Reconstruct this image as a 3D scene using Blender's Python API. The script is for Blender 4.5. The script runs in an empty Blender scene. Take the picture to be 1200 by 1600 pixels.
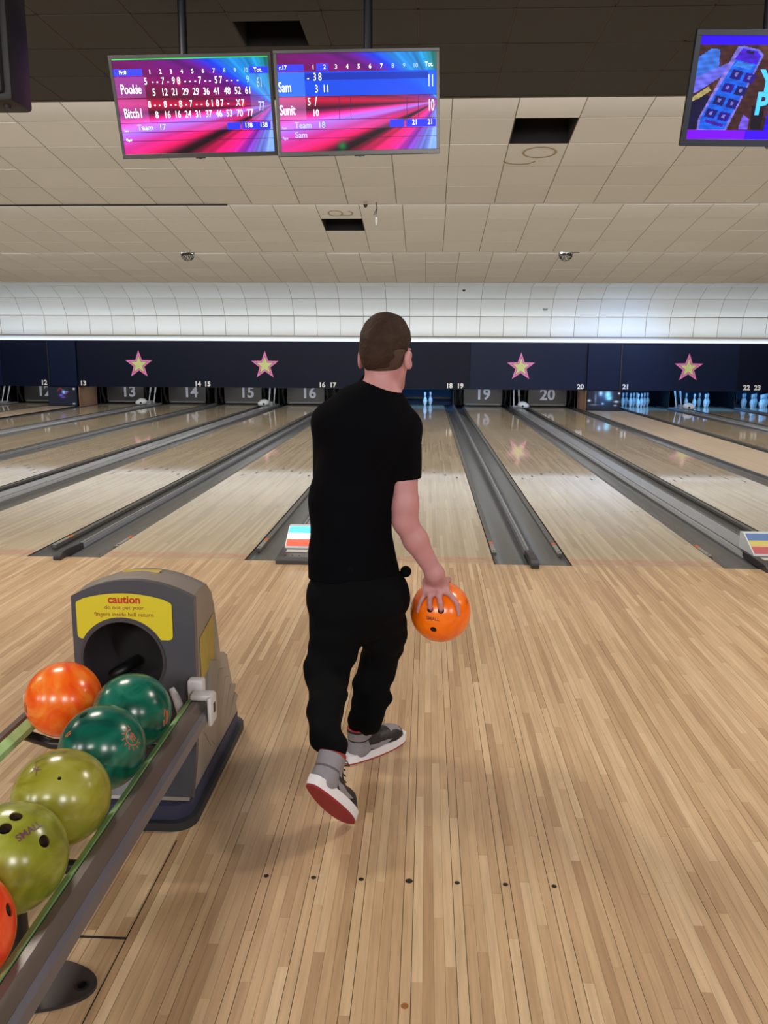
import bpy, bmesh, math, random
import numpy as np
from mathutils import Vector, Matrix
random.seed(7)
PI = math.pi
S = bpy.context.scene
COL = S.collection

# ------------------------------------------------------------------ camera
FPX, PITCH, YAW, ROLL, HC, X0, DC = 1312.756, .1871, .0496, .0056, 1.4622, .0296, 5.7926
cp, sp, cy, sy = math.cos(PITCH), math.sin(PITCH), math.cos(YAW), math.sin(YAW)
FW = Vector((-sy*cp, cy*cp, -sp)); R0 = Vector((cy, sy, 0)); U0 = R0.cross(FW)
RT = R0*math.cos(ROLL) + U0*math.sin(ROLL); UP = -R0*math.sin(ROLL) + U0*math.cos(ROLL)
CAM = Vector((X0, -DC, HC))
cd = bpy.data.cameras.new('camera'); co = bpy.data.objects.new('camera', cd); COL.objects.link(co)
cd.sensor_fit = 'VERTICAL'; cd.sensor_height = 24.0; cd.lens = FPX/1600*24.0
cd.clip_start = .05; cd.clip_end = 100
co.matrix_world = Matrix(((RT.x, UP.x, -FW.x, CAM.x), (RT.y, UP.y, -FW.y, CAM.y), (RT.z, UP.z, -FW.z, CAM.z), (0, 0, 0, 1)))
S.camera = co
def ray(px, py): return FW + RT*((px-600)/FPX) + UP*((800-py)/FPX)
def at(px, py, Y): d = ray(px, py); return CAM + d*((Y-CAM.y)/d.y)
def at_z(px, py, Z): d = ray(px, py); return CAM + d*((Z-CAM.z)/d.z)
def project(P):
    d = Vector(P)-CAM; z = d.dot(FW)
    return 600+FPX*d.dot(RT)/z, 800-FPX*d.dot(UP)/z, z

# ------------------------------------------------------------------ world, lights, exposure
w = bpy.data.worlds.new('world'); S.world = w; w.use_nodes = True
w.node_tree.nodes['Background'].inputs[0].default_value = (.55, .52, .5, 1)
w.node_tree.nodes['Background'].inputs[1].default_value = .05
S.view_settings.view_transform = 'Standard'; S.view_settings.look = 'None'
S.view_settings.exposure = 0.0; S.view_settings.gamma = 1; S.view_settings.use_curve_mapping = False
def area(name, loc, size, energy, color, rot):
    l = bpy.data.lights.new(name, 'AREA'); l.shape = 'RECTANGLE'; l.size, l.size_y = size
    l.energy = energy; l.color = color
    o = bpy.data.objects.new(name, l); COL.objects.link(o); o.location = loc; o.rotation_euler = rot
    return o
WARM = (1, .90, .77); NEUT = (1, .96, .90); COOL = (.70, .86, 1)
# recessed ceiling fixtures over the approach (all above the view)
area('approach_light', (-2.3, -1.7, 3.52), (.9, .5), 95, WARM, (0, 0, 0))
area('approach_light', (-6.2, -1.7, 3.52), (.9, .5), 60, WARM, (0, 0, 0))
area('approach_light', (2.6, -2.2, 3.52), (.9, .5), 80, WARM, (0, 0, 0))
area('approach_light', (6.4, -2.2, 3.52), (.9, .5), 60, WARM, (0, 0, 0))
# unseen fill lamps added behind the camera to even out the ceiling panels
for lx in (-9.5, -5.6, -1.9, 1.9, 5.6):
    area('rear_fill', (lx, -9.0, 2.9), (1.1, 1.1), 140, NEUT, (math.radians(94), 0, 0))
# tube lights hidden behind each drop of the saw-tooth ceiling, shining down on the lanes
area('cove_tube', (-1.5, 1.98, 3.66), (20, .18), 240, NEUT, (math.radians(22), 0, 0))
area('cove_tube', (-1.5, 5.46, 3.40), (22, .18), 300, NEUT, (math.radians(22), 0, 0))
area('cove_tube', (-1.5, 9.11, 3.24), (24, .18), 280, NEUT, (math.radians(22), 0, 0))
area('cove_tube', (-1.5, 12.74, 3.04), (24, .18), 150, NEUT, (math.radians(24), 0, 0))
# cool strip on the ledge over the masking units, shining up the cove
area('ledge_strip', (-1.5, 16.46, 1.90), (25, .06), 52, COOL, (math.radians(180), 0, 0))

# ------------------------------------------------------------------ materials
def new_mat(name):
    m = bpy.data.materials.new(name); m.use_nodes = True
    return m, m.node_tree.nodes, m.node_tree.links, m.node_tree.nodes['Principled BSDF']
def srgb(r, g, b):
    f = lambda c: (c/255/12.92) if c/255 <= .04045 else ((c/255+.055)/1.055)**2.4
    return (f(r), f(g), f(b), 1)
def mat(name, rgb, rough=.5, metal=0, noise=0, nscale=8, bump=0, bscale=60, spec=.5, coat=0, emit=0, sss=0):
    m, n, l, p = new_mat(name)
    c = srgb(*rgb)
    p.inputs['Base Color'].default_value = c
    p.inputs['Roughness'].default_value = rough; p.inputs['Metallic'].default_value = metal
    p.inputs['Specular IOR Level'].default_value = spec
    p.inputs['Coat Weight'].default_value = coat
    if sss:
        p.inputs['Subsurface Weight'].default_value = sss; p.inputs['Subsurface Radius'].default_value = (.02, .008, .004)
        p.inputs['Subsurface Scale'].default_value = .3
    if emit:
        p.inputs['Emission Color'].default_value = c; p.inputs['Emission Strength'].default_value = emit
    tc = n.new('ShaderNodeTexCoord')
    if noise:
        t = n.new('ShaderNodeTexNoise'); t.inputs['Scale'].default_value = nscale; t.inputs['Detail'].default_value = 4
        l.new(tc.outputs['Object'], t.inputs['Vector'])
        h = n.new('ShaderNodeHueSaturation'); h.inputs['Color'].default_value = c
        mr = n.new('ShaderNodeMapRange'); mr.inputs[3].default_value = 1-noise; mr.inputs[4].default_value = 1+noise
        l.new(t.outputs['Fac'], mr.inputs[0]); l.new(mr.outputs[0], h.inputs['Value']); l.new(h.outputs[0], p.inputs['Base Color'])
    if bump:
        t = n.new('ShaderNodeTexNoise'); t.inputs['Scale'].default_value = bscale; t.inputs['Detail'].default_value = 3
        l.new(tc.outputs['Object'], t.inputs['Vector'])
        b = n.new('ShaderNodeBump'); b.inputs['Strength'].default_value = bump; b.inputs['Distance'].default_value = .004
        l.new(t.outputs['Fac'], b.inputs['Height']); l.new(b.outputs[0], p.inputs['Normal'])
    return m
BW = 1.0541/39; SEG = .85
def math_node(n, l, op, a, b=None, c=None):
    q = n.new('ShaderNodeMath'); q.operation = op
    for i, v in enumerate((a, b, c)):
        if v is None: continue
        if isinstance(v, (int, float)): q.inputs[i].default_value = v
        else: l.new(v, q.inputs[i])
    return q.outputs[0]
def board_mat(name, tones, rough, seg, spec=.5, red=False, ngrain=.12, rvar=.0, linedark=.55):
    """maple strips: tone per strip and per length, dark joints beside every fifth strip"""
    m, n, l, p = new_mat(name); M = lambda op, *a: math_node(n, l, op, *a)
    g = n.new('ShaderNodeNewGeometry'); s = n.new('ShaderNodeSeparateXYZ'); l.new(g.outputs['Position'], s.inputs[0])
    X, Y = s.outputs[0], s.outputs[1]
    u = M('ADD', M('DIVIDE', X, BW), .5); i = M('FLOOR', u); fu = M('FRACT', u)
    fi = M('FRACT', M('MULTIPLY', M('ADD', i, 1000), .618034))
    j = M('FLOOR', M('ADD', M('DIVIDE', Y, seg), M('MULTIPLY', fi, 7.3)))
    cb = n.new('ShaderNodeCombineXYZ'); l.new(i, cb.inputs[0]); l.new(j, cb.inputs[1])
    wn = n.new('ShaderNodeTexWhiteNoise'); wn.noise_dimensions = '2D'; l.new(cb.outputs[0], wn.inputs['Vector'])
    cr = n.new('ShaderNodeValToRGB'); e = cr.color_ramp.elements
    e[0].position = 0; e[0].color = srgb(*tones[0]); e[1].position = 1; e[1].color = srgb(*tones[-1])
    for k in range(1, len(tones)-1):
        q = e.new(k/(len(tones)-1)); q.color = srgb(*tones[k])
    l.new(wn.outputs['Value'], cr.inputs[0])
    # grain stretched along the strip
    cg = n.new('ShaderNodeCombineXYZ'); l.new(M('MULTIPLY', X, 90), cg.inputs[0]); l.new(M('MULTIPLY', Y, 5), cg.inputs[1]); l.new(M('MULTIPLY', j, 3.7), cg.inputs[2])
    gn = n.new('ShaderNodeTexNoise'); gn.inputs['Scale'].default_value = 1; gn.inputs['Detail'].default_value = 5; l.new(cg.outputs[0], gn.inputs['Vector'])
    v1 = n.new('ShaderNodeMapRange'); v1.inputs[1].default_value = .3; v1.inputs[2].default_value = .7
    v1.inputs[3].default_value = 1-ngrain; v1.inputs[4].default_value = 1+ngrain; l.new(gn.outputs['Fac'], v1.inputs[0])
    # dark joints
    ed = M('MINIMUM', fu, M('SUBTRACT', 1, fu))
    m5 = M('MODULO', M('ADD', i, 1000), 5); is5 = M('LESS_THAN', m5, .5)
    near = M('ADD', .35, M('MULTIPLY', .65, M('LESS_THAN', M('ABSOLUTE', X), .46)))
    line5 = M('MULTIPLY', M('MULTIPLY', M('LESS_THAN', ed, .05), is5), near)
    line1 = M('LESS_THAN', ed, .03)
    val = M('MULTIPLY', v1.outputs[0], M('SUBTRACT', 1, M('MAXIMUM', M('MULTIPLY', line5, linedark), M('MULTIPLY', line1, .12))))
    # broad wear
    wt = n.new('ShaderNodeTexNoise'); wt.inputs['Scale'].default_value = .8; l.new(g.outputs['Position'], wt.inputs['Vector'])
    wv = n.new('ShaderNodeMapRange'); wv.inputs[1].default_value = .3; wv.inputs[2].default_value = .7; wv.inputs[3].default_value = .95; wv.inputs[4].default_value = 1.05
    l.new(wt.outputs['Fac'], wv.inputs[0])
    h = n.new('ShaderNodeHueSaturation'); l.new(cr.outputs[0], h.inputs['Color']); l.new(M('MULTIPLY', val, wv.outputs[0]), h.inputs['Value'])
    out = h.outputs[0]
    if red:
        band = M('MULTIPLY', M('GREATER_THAN', Y, .03), M('LESS_THAN', Y, .19))
        rn = n.new('ShaderNodeTexNoise'); rn.inputs['Scale'].default_value = 16; l.new(g.outputs['Position'], rn.inputs['Vector'])
        fac = M('MULTIPLY', band, M('MULTIPLY', M('SUBTRACT', rn.outputs['Fac'], .22), .85))
        mx = n.new('ShaderNodeMix'); mx.data_type = 'RGBA'; l.new(fac, mx.inputs['Factor']); l.new(out, mx.inputs['A']); mx.inputs['B'].default_value = srgb(205, 80, 55)
        out = mx.outputs['Result']
    l.new(out, p.inputs['Base Color'])
    p.inputs['Specular IOR Level'].default_value = spec
    rr = M('ADD', rough, M('MULTIPLY', M('SUBTRACT', wt.outputs['Fac'], .5), rvar)); l.new(rr, p.inputs['Roughness'])
    return m
def grid_tile_mat(name, rgb, rough, v=.06, spot=.25):
    m, n, l, p = new_mat(name)
    oi = n.new('ShaderNodeObjectInfo'); tc = n.new('ShaderNodeTexCoord')
    t = n.new('ShaderNodeTexNoise'); t.inputs['Scale'].default_value = 70; t.inputs['Detail'].default_value = 4; l.new(tc.outputs['Object'], t.inputs['Vector'])
    b = n.new('ShaderNodeBump'); b.inputs['Strength'].default_value = spot; b.inputs['Distance'].default_value = .004
    l.new(t.outputs['Fac'], b.inputs['Height']); l.new(b.outputs[0], p.inputs['Normal'])
    mr = n.new('ShaderNodeMapRange'); mr.inputs[3].default_value = 1-v; mr.inputs[4].default_value = 1+v
    l.new(oi.outputs['Random'], mr.inputs[0])
    h = n.new('ShaderNodeHueSaturation'); h.inputs['Color'].default_value = srgb(*rgb); l.new(mr.outputs[0], h.inputs['Value'])
    l.new(h.outputs[0], p.inputs['Base Color']); p.inputs['Roughness'].default_value = rough
    return m
def marble_mat(name, c1, c2, c3, rough=.24, scale=9):
    m, n, l, p = new_mat(name)
    tc = n.new('ShaderNodeTexCoord'); t = n.new('ShaderNodeTexNoise')
    t.inputs['Scale'].default_value = scale; t.inputs['Detail'].default_value = 6; t.inputs['Distortion'].default_value = 1.6
    l.new(tc.outputs['Object'], t.inputs['Vector'])
    cr = n.new('ShaderNodeValToRGB'); e = cr.color_ramp.elements
    e[0].position = .32; e[0].color = srgb(*c1); e[1].position = .7; e[1].color = srgb(*c3); q = e.new(.5); q.color = srgb(*c2)
    l.new(t.outputs['Fac'], cr.inputs[0]); l.new(cr.outputs[0], p.inputs['Base Color'])
    p.inputs['Roughness'].default_value = rough; p.inputs['Coat Weight'].default_value = .15; p.inputs['Coat Roughness'].default_value = .18
    return m
def attr_emit_mat(name, strength=1.0):
    m, n, l, p = new_mat(name)
    a = n.new('ShaderNodeAttribute'); a.attribute_name = 'col'
    p.inputs['Base Color'].default_value = (.01, .01, .01, 1); p.inputs['Roughness'].default_value = .3; p.inputs['Specular IOR Level'].default_value = .08
    l.new(a.outputs['Color'], p.inputs['Emission Color']); p.inputs['Emission Strength'].default_value = strength
    return m

MT = dict(
    approach=board_mat('maple_approach', [(176, 143, 109), (190, 158, 123), (199, 168, 132), (212, 184, 149)], .32, SEG, spec=.35, rvar=.1),
    lane=board_mat('maple_lane', [(176, 160, 134), (186, 170, 144), (192, 176, 150), (200, 184, 158)], .06, 1.6, spec=.55, red=True, ngrain=.03, linedark=.3, rvar=.04),
    aisle=board_mat('maple_aisle', [(178, 156, 132), (186, 164, 138), (192, 170, 144)], .3, 2.0, ngrain=.05, linedark=.1),
    underfloor=mat('underfloor', (48, 34, 22), .9),
    tile=grid_tile_mat('ceiling_tile_cream', (222, 223, 222), .95, .035),
    tile_dark=grid_tile_mat('ceiling_tile_dark', (68, 69, 70), .95, .05),
    grid=mat('ceiling_grid', (150, 144, 132), .8), grid_dark=mat('ceiling_grid_dark', (78, 74, 66), .8),
    void=mat('ceiling_void', (10, 10, 12), .9),
    wall=mat('painted_wall', (118, 104, 92), .9, noise=.05, nscale=2),
    wall_dark=mat('machine_wall', (12, 13, 18), .8),
    white=mat('white_trim', (236, 242, 250), .5), strip=mat('trim_glow', (228, 240, 255), .4, emit=.8),
    mask=mat('masking_panel', (4, 14, 38), .42, noise=.15, nscale=.6, spec=.15),
    mask_b=mat('masking_panel_seam', (8, 24, 56), .38, noise=.12, nscale=.6, spec=.18),
    black_gloss=mat('black_gloss', (20, 22, 30), .07, spec=.7),
    wood_side=mat('beige_division', (168, 134, 108), .6, noise=.05, nscale=4),
    gutter=mat('gutter_grey', (92, 92, 92), .22, noise=.10, nscale=3, spec=.6),
    gutter_edge=mat('gutter_edge', (20, 20, 22), .5),
    cap=mat('cap_grey', (140, 142, 146), .22, noise=.06, nscale=4, spec=.6),
    cap_rail=mat('cap_rail', (104, 106, 112), .28),
    nose=mat('cap_nose', (52, 50, 54), .4, bump=.2),
    bumper=mat('bumper_rail', (84, 82, 80), .35), plate=mat('metal_plate', (170, 168, 162), .3, metal=.6), orange_sticker=mat('orange_sticker', (196, 100, 52), .5),
    arrow=mat('lane_arrow', (48, 36, 28), .3),
    board=mat('sweep_board', (44, 42, 42), .35, noise=.2, nscale=3), num=mat('silver_number', (196, 198, 212), .45), numw=mat('white_number', (245, 245, 245), .5),
    machine=mat('machine_black', (16, 17, 20), .4), white_pl=mat('white_plastic', (214, 222, 228), .35),
    pin=mat('pin_white', (235, 238, 240), .25), pin_stripe=mat('pin_stripe', (120, 50, 70), .3),
    star_pink=mat('star_pink', (232, 110, 190), .5), star_y=mat('star_yellow', (216, 226, 150), .5), star_dot=mat('star_bulb', (250, 232, 246), .5), star_line=mat('star_line', (70, 30, 70), .5),
    hood=mat('hood_charcoal', (72, 72, 80), .32, noise=.05, spec=.5, bump=.05), hood_side=mat('hood_taupe', (150, 140, 132), .34, noise=.04, nscale=3, bump=.1, bscale=200),
    hood_base=mat('hood_base', (40, 42, 48), .5), hood_blue=mat('hood_plinth', (50, 52, 78), .5), rim=mat('hole_rim', (60, 54, 60), .4), dark=mat('dark_inside', (5, 5, 6), .6),
    sticker=mat('yellow_sticker', (208, 192, 40), .45), sticker2=mat('yellow_sticker_faded', (206, 178, 78), .5, noise=.25, nscale=25), red_ink=mat('red_ink', (186, 36, 40), .5), brown_ink=mat('brown_ink', (150, 92, 40), .6),
    rail_brown=mat('rail_brown_label', (70, 52, 40), .5), rail=mat('rail_brown', (92, 80, 74), .28, noise=.08, spec=.6), rail2=mat('rail_grey', (96, 92, 100), .25), rail_dark=mat('rail_dark', (26, 26, 28), .4), green_strip=mat('green_strip', (168, 212, 146), .5, noise=.25, nscale=30),
    bracket=mat('bracket_grey', (206, 202, 204), .35), foot=mat('foot_plate', (58, 55, 56), .35, metal=.3), screw=mat('screw', (30, 28, 28), .3, metal=.8),
    speaker=mat('speaker_black', (18, 18, 22), .55, bump=.15), grille=mat('speaker_grille', (22, 22, 27), .6, bump=.6, bscale=300),
    bezel=mat('tv_bezel', (62, 62, 66), .3), bezel2=mat('tv_bezel_blue', (40, 46, 62), .3), tvback=mat('tv_back', (18, 18, 20), .5), pole=mat('pole_black', (18, 20, 32), .4),
    screen=attr_emit_mat('screen_picture', 1.22), txt=mat('screen_text', (235, 240, 255), .5, emit=1.0), txt_dim=mat('screen_text_dim', (150, 190, 235), .5, emit=.8), txt_blue=mat('screen_blue', (10, 30, 240), .5, emit=.95), txt_red=mat('screen_red', (214, 20, 60), .5, emit=.9), txt_cyan=mat('screen_cyan', (40, 150, 255), .5, emit=1.0),
    green_led=mat('green_edge', (20, 190, 70), .5, emit=.6),
    mirror=mat('mirror_tile', (190, 196, 206), .06, metal=1), ballcore=mat('disco_core', (20, 20, 24), .5),
    skin=mat('skin', (182, 128, 130), .5, noise=.05, nscale=12, sss=.12), hair=mat('hair', (50, 33, 25), .75, noise=.45, nscale=38, bump=1, bscale=90, spec=.25), hair_fade=mat('hair_fade', (68, 47, 39), .8, noise=.2, nscale=90, bump=.4, bscale=240),
    eye=mat('eye_white', (230, 228, 224), .2), iris=mat('iris', (70, 90, 110), .2), lip=mat('lip', (170, 92, 88), .5),
    shirt=mat('black_cotton', (6, 6, 10), .95, noise=.25, nscale=5, bump=.5, bscale=18, spec=.08), pants=mat('black_jersey', (7, 8, 11), .9, noise=.25, nscale=6, bump=.5, bscale=22, spec=.1),
    shoe_grey=mat('shoe_grey', (134, 130, 138), .6, bump=.3, bscale=150), shoe_black=mat('shoe_black', (30, 26, 28), .55, bump=.3, bscale=150), shoe_white=mat('shoe_white', (226, 224, 232), .5), shoe_red=mat('shoe_red', (150, 34, 44), .6), 
    stain=mat('ring_stain', (172, 156, 126), .95), seam=mat('seam_dark', (26, 20, 16), .8),
)

# ------------------------------------------------------------------ helpers
def tag(o, label=None, cat=None, group=None, kind=None):
    if label: o['label'] = label
    if cat: o['category'] = cat
    if group: o['group'] = group
    if kind: o['kind'] = kind
    return o
def thing(name, loc, label, cat, group=None, rz=0):
    o = bpy.data.objects.new(name, None); COL.objects.link(o); o.location = loc; o.rotation_euler = (0, 0, rz); o.empty_display_size = .1
    return tag(o, label, cat, group)
def from_mesh(name, me, parent=None, world=True):
    o = bpy.data.objects.new(name, me); COL.objects.link(o)
    if parent is not None:
        o.parent = parent
        if world:   # geometry is given in world space
            pm = wm(parent); o.matrix_parent_inverse = pm.inverted()
    return o
def wm(o):
    m = Matrix.LocRotScale(o.location, o.rotation_euler, o.scale)
    if o.parent: m = wm(o.parent) @ o.matrix_parent_inverse @ m
    return m
def obj(name, bm, m, parent=None, world=True, smooth=False, recenter=True):
    me = bpy.data.meshes.new(name); bm.normal_update(); bm.to_mesh(me); bm.free()
    ms = m if isinstance(m, (list, tuple)) else [m]
    for q in ms: me.materials.append(q)
    if smooth:
        for f in me.polygons: f.use_smooth = True
        if smooth == 'auto': me.set_sharp_from_angle(angle=math.radians(35))
    return from_mesh(name, me, parent, world)
def box(bm, x0, x1, y0, y1, z0, z1, mi=0, bev=0):
    vs = [bm.verts.new((x, y, z)) for x in (x0, x1) for y in (y0, y1) for z in (z0, z1)]
    idx = [(0, 1, 3, 2), (4, 6, 7, 5), (0, 4, 5, 1), (2, 3, 7, 6), (0, 2, 6, 4), (1, 5, 7, 3)]
    fs = [bm.faces.new([vs[i] for i in q]) for q in idx]
    for f in fs: f.material_index = mi
    if bev:
        es = list({e for f in fs for e in f.edges})
        bmesh.ops.bevel(bm, geom=es, offset=bev, segments=2, affect='EDGES', profile=.5)
    return vs
def prism(bm, poly, y0, y1, axis='y', mi=0):
    """polygon (a,b) extruded along an axis: y: (x,z); x: (y,z); z: (x,y)"""
    def V(a, b, c): return {'y': (a, c, b), 'x': (c, a, b), 'z': (a, b, c)}[axis]
    A = [bm.verts.new(V(a, b, y0)) for a, b in poly]; B = [bm.verts.new(V(a, b, y1)) for a, b in poly]
    n = len(poly); fs = []
    fs.append(bm.faces.new(A)); fs.append(bm.faces.new(B[::-1]))
    for i in range(n): fs.append(bm.faces.new((A[i], B[i], B[(i+1) % n], A[(i+1) % n])))
    for f in fs: f.material_index = mi
    bmesh.ops.recalc_face_normals(bm, faces=fs)
    return fs
def tube(bm, pts, r, seg=10, cap=True):
    pts = [Vector(p) for p in pts]; rings = []
    rs = r if isinstance(r, (list, tuple)) else [r]*len(pts)
    for i, p in enumerate(pts):
        d = (pts[min(i+1, len(pts)-1)]-pts[max(i-1, 0)]).normalized()
        a = d.orthogonal().normalized() if i == 0 else (a - d*a.dot(d)).normalized()
        b = d.cross(a)
        rings.append([bm.verts.new(p+(a*math.cos(t)+b*math.sin(t))*rs[i]) for t in [2*PI*k/seg for k in range(seg)]])
    for i in range(len(rings)-1):
        for k in range(seg): bm.faces.new((rings[i][k], rings[i][(k+1) % seg], rings[i+1][(k+1) % seg], rings[i+1][k]))
    if cap: bm.faces.new(rings[0][::-1]); bm.faces.new(rings[-1])
def lathe(bm, prof, seg=20, c=(0, 0, 0)):
    rings = []
    for r, z in prof: rings.append([bm.verts.new((c[0]+r*math.cos(2*PI*k/seg), c[1]+r*math.sin(2*PI*k/seg), c[2]+z)) for k in range(seg)])
    for i in range(len(rings)-1):
        for k in range(seg): bm.faces.new((rings[i][k], rings[i][(k+1) % seg], rings[i+1][(k+1) % seg], rings[i+1][k]))
    bm.faces.new(rings[0][::-1]); bm.faces.new(rings[-1])
def BM(): return bmesh.new()
def text_mesh(s, size, sx=1.0, offset=0.0, extrude=0.0, align='CENTER'):
    """mesh of a word in the XY plane"""
    c = bpy.data.curves.new('t', 'FONT'); c.body = s; c.size = size; c.offset = offset; c.extrude = extrude
    c.align_x = align; c.align_y = 'CENTER'; c.resolution_u = 3
    o = bpy.data.objects.new('t', c); COL.objects.link(o)
    dg = bpy.context.evaluated_depsgraph_get(); me = bpy.data.meshes.new_from_object(o.evaluated_get(dg))
    bpy.data.objects.remove(o); bpy.data.curves.remove(c)
    for v in me.vertices: v.co.x *= sx
    return me
def place_text(name, s, size, m, M4, parent, sx=1, offset=0, extrude=0, align='CENTER', fn=None):
    me = text_mesh(s, size, sx, offset, extrude, align); me.materials.clear(); me.materials.append(m)
    me.transform(M4)
    if fn:
        for v in me.vertices: v.co = fn(v.co)
    return from_mesh(name, me, parent)
XZ = Matrix(((1, 0, 0, 0), (0, 0, -1, 0), (0, 1, 0, 0), (0, 0, 0, 1)))    # XY text -> stands in XZ facing -y

# ---- signed distance solids -> smooth continuous meshes (surface nets)
class SDF:
    def __init__(s, lo, hi, h):
        s.h = h; s.lo = np.array(lo, float); s.n = np.ceil((np.array(hi)-s.lo)/h).astype(int)+1
        s.F = np.full(s.n, .5, np.float32)
    def grid(s, lo, hi):
        a = np.maximum(np.floor((np.array(lo)-s.lo)/s.h).astype(int), 0); b = np.minimum(np.ceil((np.array(hi)-s.lo)/s.h).astype(int)+1, s.n)
        if (b <= a).any(): return None, None
        g = np.meshgrid(*[s.lo[i]+s.h*np.arange(a[i], b[i]) for i in range(3)], indexing='ij')
        return tuple(slice(a[i], b[i]) for i in range(3)), np.stack(g, -1).astype(np.float32)
    def comb(s, sl, d, k, op):
        A = s.F[sl]
        if op == 'sub': d = -d; t = np.maximum(k-np.abs(A-d), 0)/max(k, 1e-6); s.F[sl] = np.maximum(A, d)+t*t*k*.25
        else: t = np.maximum(k-np.abs(A-d), 0)/max(k, 1e-6); s.F[sl] = np.minimum(A, d)-t*t*k*.25
    def cone(s, a, ra, b, rb, k=.02, flat=None, fac=1.0, clip=(), op='add', amp=None):
        a = np.array(a, np.float32); b = np.array(b, np.float32); R = max(ra, rb)*max(1, 1.0)+k+.03
        sl, P = s.grid(np.minimum(a, b)-R, np.maximum(a, b)+R)
        if sl is None: return
        Q, A, B = P, a, b
        if flat is not None:
            n = np.array(flat, np.float32); n /= np.linalg.norm(n); kk = 1/fac-1
            Q = P+((P-a)@n)[..., None]*n*kk; B = b+((b-a)@n)*n*kk
        ba = B-A; t = np.clip(((Q-A)@ba)/max(ba@ba, 1e-9), 0, 1)
        d = np.linalg.norm(Q-(A+t[..., None]*ba), axis=-1)-(ra+(rb-ra)*t)
        if flat is not None: d = d*(fac+(1-fac)*.5)
        for c, n in clip:
            n = np.array(n, np.float32); n /= np.linalg.norm(n); d = np.maximum(d, (P-np.array(c, np.float32))@n)
        s.comb(sl, d, k, op)
    def ell(s, c, r, rot=None, k=.02, op='add', clip=()):
        c = np.array(c, np.float32); r = np.array(r, np.float32); R = r.max()+k+.02
        sl, P = s.grid(c-R, c+R)
        Q = P-c
        if rot is not None: Q = Q@np.array(rot, np.float32)      # columns = local axes
        q = np.linalg.norm(Q/r, axis=-1); g = np.linalg.norm(Q/(r*r), axis=-1)
        d = q*(q-1)/np.maximum(g, 1e-6)
        for cc, n in clip:
            n = np.array(n, np.float32); n /= np.linalg.norm(n); d = np.maximum(d, (P-np.array(cc, np.float32))@n)
        s.comb(sl, d, k, op)
    def clip(s, c, n):
        sl, P = s.grid(s.lo, s.lo+s.h*s.n); n = np.array(n, np.float32); n /= np.linalg.norm(n)
        s.F = np.maximum(s.F, (P-np.array(c, np.float32))@n)
    def warp(s, fn):
        sl, P = s.grid(s.lo, s.lo+s.h*s.n); s.F[sl] += fn(P).astype(np.float32)
    def mesh(s, name, smooth=2):
        F = s.F; F[0], F[-1] = .5, .5; F[:, 0], F[:, -1] = .5, .5; F[:, :, 0], F[:, :, -1] = .5, .5
        I = F < 0; n = F.shape
        cnt = np.zeros([k-1 for k in n], np.int8)
        for dx in (0, 1):
            for dy in (0, 1):
                for dz in (0, 1): cnt += I[dx:n[0]-1+dx, dy:n[1]-1+dy, dz:n[2]-1+dz]
        act = np.argwhere((cnt > 0) & (cnt < 8)); idx = -np.ones(cnt.shape, np.int64); idx[tuple(act.T)] = np.arange(len(act))
        acc = np.zeros((len(act), 3)); w = np.zeros(len(act))
        C = [(a, b, c) for a in (0, 1) for b in (0, 1) for c in (0, 1)]
        for i, p in enumerate(C):
            for q in C[i+1:]:
                if sum(abs(p[k]-q[k]) for k in range(3)) != 1: continue
                fp = F[act[:, 0]+p[0], act[:, 1]+p[1], act[:, 2]+p[2]]; fq = F[act[:, 0]+q[0], act[:, 1]+q[1], act[:, 2]+q[2]]
                m = (fp < 0) != (fq < 0); t = np.where(m, fp/np.where(m, fp-fq, 1), 0)
                acc += np.where(m[:, None], np.array(p)+t[:, None]*(np.array(q)-np.array(p)), 0); w += m
        V = s.lo+s.h*(act+acc/w[:, None])
        faces = []
        for ax in range(3):
            sl0 = [slice(None)]*3; sl1 = [slice(None)]*3; sl0[ax] = slice(0, -1); sl1[ax] = slice(1, None)
            A, B = I[tuple(sl0)], I[tuple(sl1)]
            e = np.argwhere(A != B); fl = A[tuple(e.T)]
            o1, o2 = [(1, 2), (2, 0), (0, 1)][ax]
            q = []
            for d1, d2 in ((1, 1), (0, 1), (0, 0), (1, 0)):
                g = e.copy(); g[:, o1] -= d1; g[:, o2] -= d2; q.append(idx[tuple(g.T)])
            q = np.stack(q, 1); q[~fl] = q[~fl][:, ::-1]; faces.append(q)
        Fa = np.concatenate(faces)
        # light Laplacian smoothing
        E = np.concatenate([Fa[:, [0, 1]], Fa[:, [1, 2]], Fa[:, [2, 3]], Fa[:, [3, 0]]])
        for _ in range(smooth):
            sm = np.zeros_like(V); ct = np.zeros(len(V)); np.add.at(sm, E[:, 0], V[E[:, 1]]); np.add.at(ct, E[:, 0], 1); np.add.at(sm, E[:, 1], V[E[:, 0]]); np.add.at(ct, E[:, 1], 1)
            V = .5*V+.5*sm/ct[:, None]
        me = bpy.data.meshes.new(name); me.from_pydata(V.tolist(), [], Fa.tolist()); me.update()
        for f in me.polygons: f.use_smooth = True
        return me

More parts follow.
